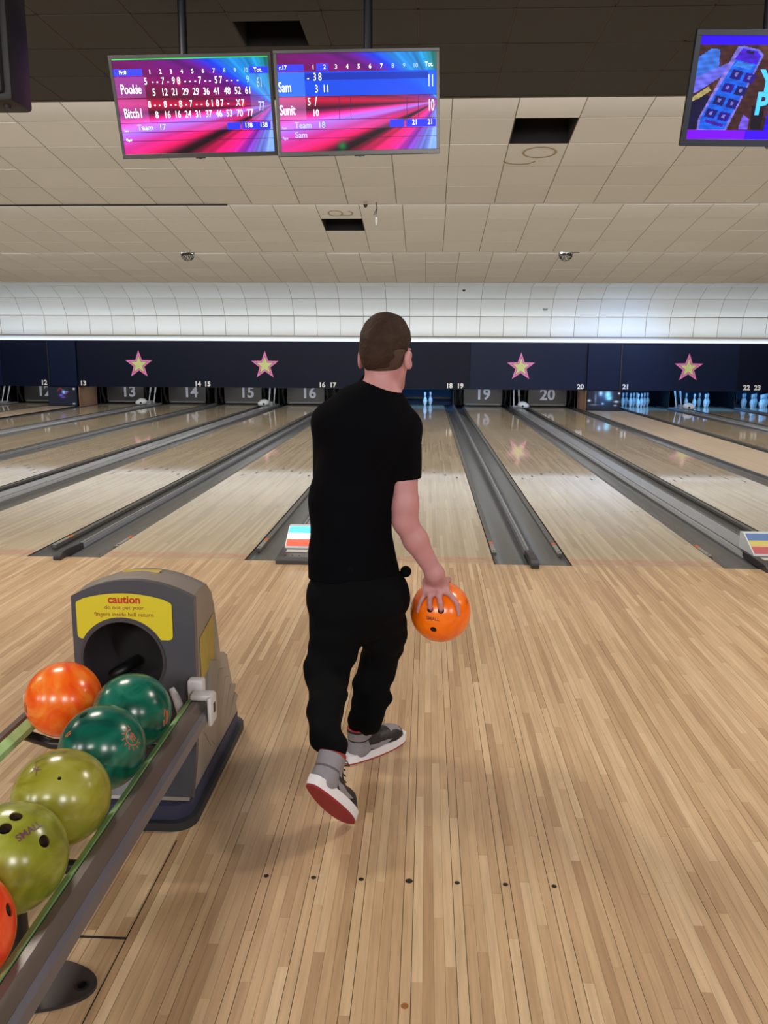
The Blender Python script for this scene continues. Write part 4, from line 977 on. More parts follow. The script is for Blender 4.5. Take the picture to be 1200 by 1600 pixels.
def tv(c, tilt, yaw, roll, label, paint, bez, names, bz=.018, group='score screens'):
    R = Vector((math.cos(yaw), math.sin(yaw), 0)); n0 = Vector((math.sin(yaw), -math.cos(yaw), 0)); U = Vector((0, 0, 1))*math.cos(tilt)+n0*math.sin(tilt)
    R2 = R*math.cos(roll)+U*math.sin(roll); U2 = -R*math.sin(roll)+U*math.cos(roll); N = R2.cross(U2)      # N points at the viewer
    c = Vector(c); t = thing('television', c, label, 'screen', group)
    M4 = Matrix(((R2.x, U2.x, N.x, c.x), (R2.y, U2.y, N.y, c.y), (R2.z, U2.z, N.z, c.z), (0, 0, 0, 1)))
    t.matrix_world = M4; t.location = M4.to_translation(); t.rotation_euler = M4.to_euler()
    def add(nm, bm, m, par=None, smooth=False):
        bmesh.ops.transform(bm, matrix=M4, verts=bm.verts); return obj(nm, bm, m, par or t, smooth=smooth)
    w, h = TW/2, TH/2
    bm = BM(); box(bm, -w, w, -h, h, -.035, -.004, bev=.004); box(bm, -w*.7, w*.7, -h*.7, h*.6, -.06, -.036, bev=.008); add('case', bm, MT['tvback'])
    bm = BM(); bb = bz+.008
    for q in ((-w, w, h-bz, h), (-w, w, -h, -h+bb), (-w, -w+bz, -h+bb, h-bz), (w-bz, w, -h+bb, h-bz)): box(bm, *q, -.004, .006, bev=.0015)
    add('frame', bm, MT[bez])
    NX, NY = 220, 130; u = np.linspace(0, 1, NX+1); v = np.linspace(0, 1, NY+1); sw, sh = TW-2*bz, TH-bz-bb; cyy = (bb-bz)/2
    vs = [(-sw/2+sw*a, cyy+sh/2-sh*b, .0) for b in v for a in u]; fs = [(j*(NX+1)+i, (j+1)*(NX+1)+i, (j+1)*(NX+1)+i+1, j*(NX+1)+i+1) for j in range(NY) for i in range(NX)]
    me = bpy.data.meshes.new('display'); me.from_pydata([M4 @ Vector(p) for p in vs], [], fs); me.materials.append(MT['screen'])
    Ug, Vg = np.meshgrid((np.arange(NX)+.5)/NX, (np.arange(NY)+.5)/NY); col = paint(Ug, Vg)/255.0
    lin = np.where(col <= .04045, col/12.92, ((col+.055)/1.055)**2.4); a = me.attributes.new('col', 'FLOAT_COLOR', 'CORNER')
    arr = np.ones((NX*NY, 4, 4), np.float32); arr[:, :, :3] = lin.reshape(-1, 1, 3); a.data.foreach_set('color', arr.ravel())
    d = from_mesh('display', me, t)
    def T(s, uu, vv, size, m='txt', sx=.72, al='CENTER', off=.0003):
        me = text_mesh(s, size, sx, off, 0, al); me.materials.clear(); me.materials.append(MT[m])
        me.transform(M4 @ Matrix.Translation((-sw/2+sw*uu, cyy+sh/2-sh*vv, .0015))); from_mesh('screen_text', me, d)
    def rc(u0, u1, v0, v1, m, z=.0006):
        bm = BM(); bm.faces.new([bm.verts.new((-sw/2+sw*a_, cyy+sh/2-sh*b_, z)) for a_, b_ in ((u0, v1), (u1, v1), (u1, v0), (u0, v0))]); add('screen_block', bm, MT[m], d)
    def ring(uu, vv):
        bm = BM(); P = [[bm.verts.new((-sw/2+sw*uu+q*.011*math.cos(a_), cyy+sh/2-sh*vv+q*.021*math.sin(a_), .0012)) for q in (.8, 1.1)] for a_ in [2*PI*k/20 for k in range(20)]]
        for k in range(20): bm.faces.new((P[k][0], P[k][1], P[(k+1) % 20][1], P[(k+1) % 20][0]))
        add('screen_ring', bm, MT['txt_red'], d)
    names(T, rc, ring)
    bm = BM(); lathe(bm, [(.014, 0), (.014, .004)], 14); bmesh.ops.transform(bm, matrix=Matrix.Translation((0, -h+.003, .0)), verts=bm.verts); add('badge', bm, MT['bezel'])
    if bez == 'bezel': 
        bm = BM(); box(bm, -.03, .03, -h-.006, -h+.004, -.01, .005, bev=.003); add('sensor', bm, MT['tvback'])
    return t, M4, add
def paint1(U, V):
    o = screen_bg(U, V, 0)
    rect(o, U, V, 0, .19, .185, .40, (190, 120, 230), .42); rect(o, U, V, 0, .19, .415, .66, (220, 130, 230), .42)
    rect(o, U, V, 0, 1, .67, .755, (200, 120, 230), .35)
    for v in (.405, .665, .765, .86): rect(o, U, V, 0, 1, v-.004, v+.004, (60, 10, 60), .6)
    rect(o, U, V, .87, 1, .18, .66, (110, 160, 245), .35)
    return o
def names1(T, rc, ring):
    rc(0, .185, .105, .175, 'txt_blue'); T('Fr.0', .06, .14, .030, sx=.9); rc(.875, .995, .105, .175, 'txt_blue'); T('Tot.', .93, .14, .032, sx=.9)
    for k in range(10): T(str(k+1), .235+.0685*k, .14, .032, 'txt' if k < 7 else 'txt_dim', sx=.9)
    T('Pookie', .03, .315, .072, al='LEFT', sx=.62, off=.0006); T('Bitch1', .03, .565, .072, al='LEFT', sx=.62, off=.0006)
    for u, s in zip((.20, .245, .275, .31, .345, .38, .413, .455, .485, .52, .55, .585, .615, .655, .685, .725, .755, .795, .86), '5--7-98---7--57---9'): T(s, u, .235, .052, 'txt' if u < .8 else 'txt_dim')
    ring(.413, .235)
    for k, s in enumerate(('5', '12', '21', '29', '29', '36', '41', '48', '52', '61')): T(s, .245+.068*k, .35, .054)
    for u, s in zip((.205, .24, .27, .308, .345, .375, .408, .445, .475, .512, .545, .583, .615, .65, .68, .72, .785, .815), '8--8--8-7--6187-X7'): T(s, u, .475, .052)
    ring(.408, .475); ring(.815, .475)
    for k, s in enumerate(('8', '16', '16', '24', '31', '37', '46', '53', '70', '77')): T(s, .245+.068*k, .585, .054)
    T('61', .935, .27, .075, 'txt_dim', sx=.5); T('77', .935, .52, .075, 'txt_dim', sx=.5)
    T('Team', .015, .745, .017, 'txt_dim', al='LEFT'); T('Team   17', .105, .715, .044, 'txt_dim', sx=.95, al='LEFT'); rc(.70, .785, .68, .755, 'txt_blue'); rc(.80, .985, .68, .755, 'txt_blue'); T('138', .84, .715, .038, sx=.85); T('138', .94, .715, .038, sx=.85)
    T('Player', .02, .845, .02, al='LEFT'); rc(0, 1, -.0, .012, 'green_led')
def paint2(U, V):
    o = screen_bg(U, V, 1)
    rect(o, U, V, 0, 1, .185, .43, (0, 84, 250), .85); rect(o, U, V, .17, .95, .20, .27, (5, 20, 120), .5); rect(o, U, V, 0, .17, .185, .43, (90, 160, 240), .45); rect(o, U, V, 0, .17, .44, .67, (210, 140, 200), .5)
    rect(o, U, V, 0, 1, .68, .77, (200, 110, 200), .35)
    for v in (.435, .675, .775, .865): rect(o, U, V, 0, 1, v-.004, v+.004, (60, 10, 60), .6)
    for k in range(10): rect(o, U, V, .235+.072*k, .2365+.072*k, .45, .67, (60, 20, 90), .6)
    m = (np.exp(-((U-.39)/.03)**2-((V-.95)/.05)**2)*.75)[..., None]; o[:] = o*(1-m)+np.array([10, 150, 60.])*m
    return o
def names2(T, rc, ring):
    rc(0, .165, .11, .175, 'txt_blue'); T('r.17', .035, .14, .030, sx=.9); T('Tot.', .955, .13, .034, sx=.8); rc(.245, .32, .105, .175, 'txt_blue')
    for k in range(10): T(str(k+1), .225+.0715*k, .14, .034, 'txt' if k < 7 else 'txt_dim', sx=.9)
    T('Sam', .0, .34, .076, al='LEFT', sx=.6, off=.0006); T('Sunit', .0, .575, .076, al='LEFT', sx=.6, off=.0006)
    T('-', .19, .245, .056); T('3', .232, .24, .056); T('8', .265, .24, .056); T('3', .24, .36, .056); T('11', .30, .36, .056)
    T('5', .19, .49, .056); T('/', .232, .49, .07); T('10', .228, .605, .052); T('11', .965, .30, .09, 'txt', sx=.45); T('10', .965, .55, .09, 'txt', sx=.45)
    T('Team', .01, .755, .017, 'txt_dim', al='LEFT'); T('Team   18', .09, .73, .046, 'txt_dim', sx=.95, al='LEFT'); T('Player', .01, .86, .019, 'txt_dim', al='LEFT'); T('Sam', .09, .83, .046, 'txt_dim', al='LEFT', sx=.95)
    rc(.70, .79, .685, .765, 'txt_blue'); rc(.805, .995, .685, .765, 'txt_blue'); T('21', .86, .72, .040, sx=.8); T('21', .96, .72, .040, sx=.8)
def paint3(U, V):
    o = np.zeros(U.shape+(3,)); o[:] = (70, 36, 40)
    rs = np.random.RandomState(3)
    for k in range(14): cx, cy_, r = rs.rand()*.9, .1+rs.rand()*.8, .05+.12*rs.rand(); m = np.hypot((U-cx)*1.7, V-cy_) < r; o[m] = lerp(o[m], np.array([(110, 70, 50), (40, 20, 40), (90, 50, 70)][k % 3], float), .5)
    W_ = (U+.03)/.83; P = lambda pl, c: o.__setitem__(pt_in(W_, V, pl), np.array(c, float))
    P([(0, .62), (.12, .55), (.2, .60), (.13, .9), (0, .9)], (14, 14, 60))
    P([(.02, .22), (.12, .12), (.18, .13), (.19, .3), (.12, .45), (.0, .56), (.0, .30)], (60, 120, 235))
    P([(.0, .42), (.12, .34), (.26, .25), (.33, .22), (.31, .30), (.2, .40), (.10, .50), (.0, .58)], (110, 110, 250))
    P([(.02, .60), (.14, .48), (.16, .52), (.08, .60), (.01, .64)], (190, 175, 110))
    ph = [(.335, .115), (.44, .14), (.475, .19), (.30, .90), (.12, .90), (.115, .80)]
    P([(.30, .10), (.345, .095), (.455, .13), (.49, .18), (.315, .91), (.10, .91), (.10, .80)], (130, 120, 235)); P(ph, (20, 100, 245))
    P([(.335, .12), (.44, .145), (.47, .19), (.45, .27), (.29, .22)], (70, 20, 215)); P([(.365, .135), (.42, .15), (.415, .175), (.36, .155)], (30, 10, 80))
    P([(.315, .24), (.43, .275), (.42, .32), (.29, .28)], (60, 140, 250))
    for r in range(4):
        for q in range(2):
            u0 = .275-.045*r+.095*q+.02; v0 = .315+.125*r+.03*q; c = [(24, 20, 130), (40, 16, 150), (20, 24, 110)][(r+q) % 3]
            P([(u0, v0), (u0+.075, v0+.022), (u0+.055, v0+.105), (u0-.02, v0+.083)], c); P([(u0+.02, v0+.03), (u0+.04, v0+.035), (u0+.03, v0+.07), (u0+.012, v0+.06)], (130, 130, 230))
    P([(.155, .80), (.29, .85), (.285, .88), (.15, .83)], (70, 20, 180))
    P([(.42, .75), (.47, .80), (.47, .90), (.40, .90)], (120, 90, 240)); P([(.47, .66), (.56, .72), (.56, .9), (.49, .9)], (20, 10, 30))
    P([(.60, .62), (1, .62), (1, 1), (.58, 1)], (36, 10, 250))
    nz = sum(np.sin(U*a+V*b+c) for a, b, c in ((61, 23, 1), (-37, 71, 2), (97, -53, 3), (29, 131, .5)))[..., None]; o *= 1+.06*nz
    o[:] = np.clip(o*.88, 0, 255)
    rect(o, U, V, 0, 1, 0, .085, (44, 0, 250), 1); rect(o, U, V, 0, 1, .905, 1, (60, 0, 250), 1); m = (V > .905) & (U < .35); o[m] = (120, 0, 240)
    return o
def names3(T, rc, ring):
    T('Y', .428, .44, .15, 'txt_cyan', sx=.9, off=.005); T('P', .418, .655, .15, 'txt_cyan', sx=.9, off=.005)
tv1, M1, add1 = tv((-1.385, -.449, 2.907), .300, .077, .033, 'left scoreboard screen hanging from a pole, score rows on pink and purple streaks', paint1, 'bezel', names1)
tv2, M2, add2 = tv((-.394, -.565, 2.890), .120, .105, .038, 'middle scoreboard screen hanging from a pole, with a bright blue top row', paint2, 'bezel', names2)
tv3, M3, add3 = tv((1.884, -.858, 2.856), .282, 0, -.016, 'blue advertising screen showing a hand and a phone, cut by the right edge', paint3, 'bezel2', names3, bz=.028, group='advert screens')
del tv3['group']
def hanger(px, Y, z0, lab):
    p = at(px, 40, Y); t = thing('ceiling_pole', (p.x, Y, Z0), lab, 'pole', 'poles holding the screens'); bm = BM(); tube(bm, [(p.x, Y, z0), (p.x, Y, Z0)], .026, 16); obj('tube', bm, MT['pole'], t, smooth='auto')
    bm = BM(); box(bm, p.x-.08, p.x+.08, Y-.08, Y+.08, Z0-.012, Z0-.001); obj('flange', bm, MT['pole'], t)
    bm = BM(); box(bm, p.x-.05, p.x+.05, Y-.03, Y+.02, z0-.25, z0, bev=.004); obj('bracket', bm, MT['pole'], t)
hanger(285, -.36, 3.12, 'black ceiling pole carrying the left scoreboard screen'); hanger(575, -.46, 3.12, 'black ceiling pole carrying the middle scoreboard screen'); hanger(1200, -.76, 3.08, 'black ceiling pole carrying the blue advertising screen')

# ------------------------------------------------------------------ loudspeaker, top left
YSP = -1.9
a, b_ = at(-150, 178, YSP), at(50, 176, YSP+.22); zt = at(48, -60, YSP).z
t = thing('loudspeaker', ((a.x+b_.x)/2, YSP+.13, b_.z), 'black loudspeaker cabinet hanging at the top left corner of the picture', 'loudspeaker')
bm = BM(); box(bm, a.x, b_.x, YSP+.03, YSP+.24, b_.z, zt, bev=.02); obj('cabinet', bm, MT['speaker'], t, smooth='auto')
bm = BM(); box(bm, a.x+.005, b_.x-.03, YSP, YSP+.032, b_.z+.03, zt-.03, bev=.014); obj('grille', bm, MT['grille'], t, smooth='auto')
bm = BM(); cx, cz = (a.x+b_.x)/2-.02, b_.z+.42
lathe(bm, [(.10, 0), (.10, .012), (.085, .012), (.07, .002)], 32); bmesh.ops.transform(bm, matrix=Matrix.Translation((cx, YSP, cz)) @ Matrix.Rotation(PI/2, 4, 'X'), verts=bm.verts); obj('horn', bm, MT['speaker'], t, smooth='auto')
for q in (.12, .5, .88):
    bm = BM(); lathe(bm, [(.014, -.014), (.018, 0)], 12, (a.x+(b_.x-a.x)*q, YSP+.1, b_.z)); obj('foot', bm, MT['speaker'], t)
bm = BM(); tube(bm, [(a.x+.08, YSP+.2, zt-.01), (a.x+.08, YSP+.2, Z0)], .012, 8); obj('hanging_rod', bm, MT['pole'], t)

# ------------------------------------------------------------------ the boy
HD_ = at(602, 541, -2.97); yaw = math.radians(-24)
f_ = Vector((-math.sin(yaw), math.cos(yaw), 0)); l_ = Vector((math.cos(yaw), math.sin(yaw), 0)); zv = Vector((0, 0, 1))
rotm = np.array([list(l_), list(f_), [0, 0, 1]]).T
def H(a, b, c): return HD_+l_*a+f_*b+zv*c
J = dict(neck=at(597, 628, -3.0), chest=at(572, 668, -3.0), waist=at(548, 790, -2.99), hem=at(554, 905, -2.99),
         lsh=at(517, 660, -3.0), rsh=at(631, 669, -2.98), rel=at(633, 815, -3.0), rwr=at(679, 896, -2.975),
         lel=at(512, 785, -2.86), lwr=at(548, 800, -2.72), lhip=at(519, 930, -2.995), rhip=at(602, 930, -2.97), lkn=at(519, 1045, -3.02), rkn=at(597, 1028, -2.86),
         lan=at(507, 1178, -3.47), ran=at(573, 1146, -2.965))
LTOE = Vector((-.207, -3.400, .030)); LHEEL = at(488, 1230, -3.545)
RHEEL = at_z(546, 1192, 0); rdir = Vector((.66, .75, 0)).normalized()
def frame(heel, fwd, upv):
    y = fwd.normalized(); x = y.cross(upv).normalized(); z = x.cross(y)
    return Matrix(((x.x, y.x, z.x, heel.x), (x.y, y.y, z.y, heel.y), (x.z, y.z, z.z, heel.z), (0, 0, 0, 1)))
FR = frame(RHEEL+zv*.002, rdir, zv); FL = frame(LHEEL, LTOE-LHEEL, J['lan']-LHEEL)
J['ran'] = FR @ Vector((0, .047, .150)); J['lan'] = FL @ Vector((0, .047, .150)); RCUFF = FR @ Vector((0, .048, .112)); LCUFF = FL @ Vector((0, .048, .112))
g = SDF((-.47, -3.70, .03), (.26, -2.55, 1.64), .0045)
C_ = g.cone
# skull, jaw, face
g.ell(H(0, -.006, .002), (.0735, .092, .090), rotm, k=.02)
C_(H(0, .022, -.070), .056, H(0, .052, -.118), .034, k=.035)
for s in (-1, 1): C_(H(s*.040, .012, -.090), .022, H(s*.016, .062, -.130), .018, k=.03)
g.ell(H(0, .060, -.045), (.052, .036, .078), rotm, k=.02)
C_(H(0, .096, -.032), .007, H(0, .115, -.068), .011, k=.012); g.ell(H(0, .104, -.075), (.017, .012, .009), rotm, k=.008)
for s in (-1, 1):
    g.ell(H(s*.032, .099, -.028), (.015, .014, .010), rotm, k=.008, op='sub'); g.ell(H(s*.034, .086, -.010), (.022, .013, .006), rotm, k=.012)
    # ears
    g.ell(H(s*(.086 if s > 0 else .093), .000, -.044), (.010, .020, .033), np.array([list(l_*math.cos(s*.35)-f_*math.sin(s*.35)), list(f_*math.cos(s*.35)+l_*math.sin(s*.35)), [0, 0, 1]]).T, k=.010); g.ell(H(s*(.095 if s > 0 else .102), .008, -.042), (.006, .009, .018), rotm, k=.006, op='sub')
g.ell(H(0, .094, -.098), (.021, .010, .0055), rotm, k=.008); g.ell(H(0, .103, -.0985), (.022, .008, .0012), rotm, k=.003, op='sub')
# neck, shoulders, trunk
C_(H(-.004, -.026, -.075), .050, J['neck'], .054, k=.03)
C_(J['neck'], .056, J['chest'], .10, k=.05, flat=(0, 1, 0), fac=.7)
C_(J['chest'], .128, J['waist'], .108, k=.05, flat=(0, 1, 0), fac=.66); C_(J['waist'], .108, J['hem'], .125, k=.05, flat=(0, 1, 0), fac=.68)
for a in ('lsh', 'rsh'): C_(J['neck']-zv*.03, .045, J[a], .046, k=.05)
# arms
C_(J['rsh'], .046, J['rel']+Vector((0, 0, .05)), .0435, k=.02); C_(J['rel']+Vector((0, 0, .06)), .0425, J['rel'], .040, k=.02)
fm = J['rel'].lerp(J['rwr'], .35); C_(J['rel'], .0405, fm, .041, k=.02); C_(fm, .041, J['rwr'], .0285, k=.02)
C_(J['lsh'], .045, J['lel'], .038, k=.02); C_(J['lel'], .038, J['lwr'], .026, k=.02)
# left hand, relaxed in front of the belly
lh = J['lwr']; d0 = Vector((.75, .35, -.25)).normalized(); C_(lh, .026, lh+d0*.075, .030, k=.012, flat=(0, .8, .6), fac=.5)
for k, (o, ln) in enumerate(((-.027, .052), (-.009, .066), (.009, .070), (.026, .062))):
    b0 = lh+d0*.078+Vector((0, -.3, .95)).normalized()*(-o); b1 = b0+d0*ln*.5+Vector((0, .004, -.006)); b2 = b1+(d0+Vector((.0, -.5, -.5))).normalized()*ln*.5
    C_(b0, .0088, b1, .0082, k=.004); C_(b1, .0082, b2, .007, k=.003)
C_(lh+d0*.02+zv*.02, .012, lh+d0*.055+zv*.045, .0095, k=.01); C_(lh+d0*.055+zv*.045, .0095, lh+d0*.085+zv*.05, .008, k=.003)
# right hand on the ball
def S_(px, py, off): p = hit(px, py, HB, BR); return p+(p-HB).normalized()*off
pn = (S_(682, 918, 0)-HB).normalized()
P0 = J['rwr']; P1 = S_(682, 916, .016); C_(P0, .0285, P1, .028, k=.015, flat=pn, fac=.7)
for a, b, r1 in (((667, 929), (672, 916), .0125), ((674, 932), (679, 914), .0135), ((686, 932), (684, 914), .0135), ((697, 928), (689, 912), .013)):
    C_(S_(*b, .018), .016, S_(*a, .013), r1, k=.012)
C_(P0, .026, S_(690, 918, .016), .020, k=.02); C_(P0, .026, S_(672, 916, .016), .020, k=.02)
fing = {'pinky': ([(667, 930, .011), (660, 941, .011), (656, 949, .007), (653.5, 956, .004)], (.0092, .0082, .0074, .0064)),
        'ring': ([(674, 933, .012), (673, 942, .011), (672.5, 949, .003), (672, 953, -.018)], (.0102, .0094, .0088, .0078)),
        'middle': ([(686, 933, .012), (688, 943, .012), (689, 951, .003), (689.3, 955, -.018)], (.0102, .0096, .009, .008)),
        'index': ([(698, 928, .012), (705, 936, .014), (711, 944, .013), (714, 952, .008), (715.5, 961, .005)], (.0102, .0094, .0088, .0082, .0070))}
for nm, (pl, rs) in fing.items():
    P = [S_(*q) for q in pl]
    for i in range(len(P)-1): C_(P[i], rs[i], P[i+1], rs[i+1], k=.003)
tn = [HB+Vector(v).normalized()*(BR+o) for v, o in (((.02, -.45, .85), .014), ((.14, -.10, .93), .011), ((.22, .25, .90), .009), ((.26, .52, .80), .008))]
for i in range(3): C_(tn[i], (.015, .0125, .0105, .009)[i], tn[i+1], (.015, .0125, .0105, .009)[i+1], k=.006)
C_(P0, .024, tn[0], .016, k=.015)
# legs
for pth in ((J['lhip'], at(519, 1000, -3.0), at(513, 1062, -3.05), at(510, 1110, -3.25), at(509, 1145, -3.37), J['lan']), (J['rhip'], at(600, 985, -2.91), at(590, 1035, -2.87), at(579, 1090, -2.92), at(576, 1118, -2.94), J['ran'])):
    rr = (.068, .058, .048, .040, .030, .028)
    for i in range(5): C_(pth[i], rr[i], pth[i+1], rr[i+1], k=.02)
# feet inside the shoes
for F_, a in ((FR, 'ran'), (FL, 'lan')): C_(J[a], .028, F_ @ Vector((0, .05, .06)), .028, k=.02); C_(F_ @ Vector((0, .05, .06)), .026, F_ @ Vector((0, .19, .045)), .024, k=.02)
me = g.mesh('person', 2); me.materials.append(MT['skin'])
person = tag(from_mesh('person', me), 'teenage boy seen from behind in black t-shirt and black joggers, holding an orange bowling ball', 'person')
person_ball_gap = 0
# eyes and mouth
for s in (-1, 1):
    bm = BM(); bmesh.ops.create_uvsphere(bm, u_segments=16, v_segments=10, radius=.0115, matrix=Matrix.Translation(H(s*.032, .0845, -.029))); o = obj('eye', bm, MT['eye'], person, smooth=True)
    bm = BM(); bmesh.ops.create_uvsphere(bm, u_segments=12, v_segments=8, radius=.0055, matrix=Matrix.Translation(H(s*.032, .0915, -.029))); obj('iris', bm, MT['iris'], o, smooth=True)
# hair
g = SDF(HD_-Vector((.13, .14, .10)), HD_+Vector((.13, .14, .15)), .0028)
g.ell(H(.001, -.008, .006), (.0775, .101, .098), rotm, k=.02, clip=((H(0, -.09, -.066), -zv+l_*.22-f_*.1), (H(0, .045, .02), f_*.9-zv*.75), (H(0, .0, -.050), -zv-f_*-.45)))
g.ell(H(.002, .010, .038), (.069, .082, .063), rotm, k=.03); g.ell(H(-.024, .030, .078), (.042, .050, .022), rotm, k=.02)
g.ell(H(0, -.050, -.030), (.058, .054, .058), rotm, k=.02, clip=((H(0, -.09, -.074), -zv+l_*.25),))
for s in (-1, 1): g.ell(H(s*.086, .004, -.048), (.018, .024, .034), rotm, k=.004, op='sub')
rs = np.random.RandomState(2); kk = [(rs.randn(3)*60, rs.rand()*6) for _ in range(9)]
g.warp(lambda P: sum(np.sin(P@k+p) for k, p in kk)*.00045)
me = g.mesh('hair', 1); me.materials.append(MT['hair']); hair = from_mesh('hair', me, person); hair['label'] = 'short brown hair'
g = SDF(HD_-Vector((.13, .14, .15)), HD_+Vector((.13, .14, .06)), .0028)
g.ell(H(0, -.012, -.006), (.0775, .0955, .102), rotm, k=.02, clip=((H(0, -.09, -.090), -zv-f_*.25), (H(0, -.004, 0), f_), (H(0, 0, -.01), zv)))
for s in (-1, 1): g.ell(H(s*.086, .004, -.048), (.016, .020, .032), rotm, k=.004, op='sub')
me = g.mesh('hair_fade', 1); me.materials.append(MT['hair_fade']); hf = from_mesh('shaved_neckline', me, person); hf['label'] = 'hair shaved short above the neck'
# t-shirt
g = SDF((-.46, -3.30, .55), (.22, -2.68, 1.42), .005); C_ = g.cone
hz_ = J['hem'].z
for a, ra, b, rb, fc in (('chest', .150, 'waist', .131, .66), ('waist', .131, 'hem', .163, .68)):
    B_ = J[b] if b != 'hem' else at(553, 915, -2.99)
    C_(J[a], ra, B_, rb, k=.05, flat=(0, 1, 0), fac=fc, clip=((at(553, 899, -2.99), (0.06, 0, -1)),))
C_(J['neck']-zv*.035, .072, J['chest'], .12, k=.04, flat=(0, 1, 0), fac=.75)
for a in ('lsh', 'rsh'): C_(J['neck']-zv*.035, .056, J[a], .060, k=.04)
C_(at(592, 596, -2.99), .056, J['neck']-zv*.03, .068, k=.03)
sl_end = at(634, 748, -2.985)
C_(J['rsh'], .060, at(634, 765, -2.985), .056, k=.018, clip=((sl_end, (.0, 0, -1)),))
le = J['lsh'].lerp(J['lel'], .80); C_(J['lsh'], .060, J['lel'], .054, k=.02, clip=((le, J['lel']-J['lsh']),))
# neck opening, tilted down to the right
nC = at(591, 602, -3.03); nn_ = (RT*.24+UP*.90-FW*.22).normalized()
g.cone(nC-zv*.03, .056, nC+zv*.2, .10, k=.003, op='sub', clip=((nC, -nn_),))
rs = np.random.RandomState(11); fold = [(rs.randn(3)*np.array([22, 22, 9]), rs.rand()*6, .0013) for _ in range(8)]+[((26, 8, 30*s_), rs.rand()*6, .0016) for s_ in (-1, 1, .5)]
g.warp(lambda P: sum(a*np.sin(P@np.array(k)+p) for k, p, a in fold)*np.clip((1.25-P[..., 2])*2.5, .2, 1))
me = g.mesh('t_shirt', 1); me.materials.append(MT['shirt']); shirt = from_mesh('t_shirt', me, person)
# joggers
g = SDF((-.47, -3.70, .09), (.20, -2.62, .86), .005); C_ = g.cone
C_(at(554, 880, -2.99), .140, at(557, 938, -2.985), .150, k=.04, flat=(0, 1, 0), fac=.70)
C_(J['lhip'], .088, at(519, 1000, -3.0), .079, k=.05); C_(at(519, 1000, -3.0), .079, at(513, 1062, -3.05), .066, k=.03)
C_(at(513, 1062, -3.05), .066, at(510, 1110, -3.25), .057, k=.03); C_(at(510, 1110, -3.25), .057, at(509, 1150, -3.38), .047, k=.02); C_(at(509, 1150, -3.38), .046, J['lan'], .040, k=.02); C_(J['lan'], .039, LCUFF, .0345, k=.01)
C_(J['rhip'], .083, at(600, 985, -2.91), .074, k=.05); C_(at(600, 985, -2.91), .074, at(590, 1035, -2.87), .064, k=.03)
C_(at(590, 1035, -2.87), .064, at(579, 1090, -2.92), .058, k=.03); C_(at(579, 1090, -2.92), .056, at(575, 1122, -2.95), .047, k=.02); C_(at(575, 1122, -2.95), .046, J['ran'], .040, k=.02); C_(J['ran'], .039, RCUFF, .0345, k=.01)
for px, py, Y, r in ((487, 1041, -3.05, .022), (489, 1052, -3.05, .018), (617, 1014, -2.87, .026), (540, 1030, -3.03, .02), (604, 1090, -2.92, .016), (562, 1065, -2.90, .02), (535, 1085, -3.2, .02)): g.ell(at(px, py, Y), (r, r*1.2, r*.8), k=.035)
rs = np.random.RandomState(4); fold = [(rs.randn(3)*np.array([16, 16, 34]), rs.rand()*6, .0016) for _ in range(9)]
g.warp(lambda P: sum(a*np.sin(P@k+p) for k, p, a in fold)+.0014*np.sin(P[..., 2]*95+P[..., 0]*30+P[..., 1]*20)*np.clip((.5-P[..., 2])*5, 0, 1))
me = g.mesh('joggers', 1); me.materials.append(MT['pants']); pants = from_mesh('joggers', me, person)
bm = BM(); bmesh.ops.create_uvsphere(bm, u_segments=16, v_segments=10, radius=.020, matrix=Matrix.Translation(at(634, 893, -2.96)) @ Matrix.Scale(1.3, 4, (0, 1, 0))); obj('pocket_toggle', bm, MT['pants'], pants, smooth=True)

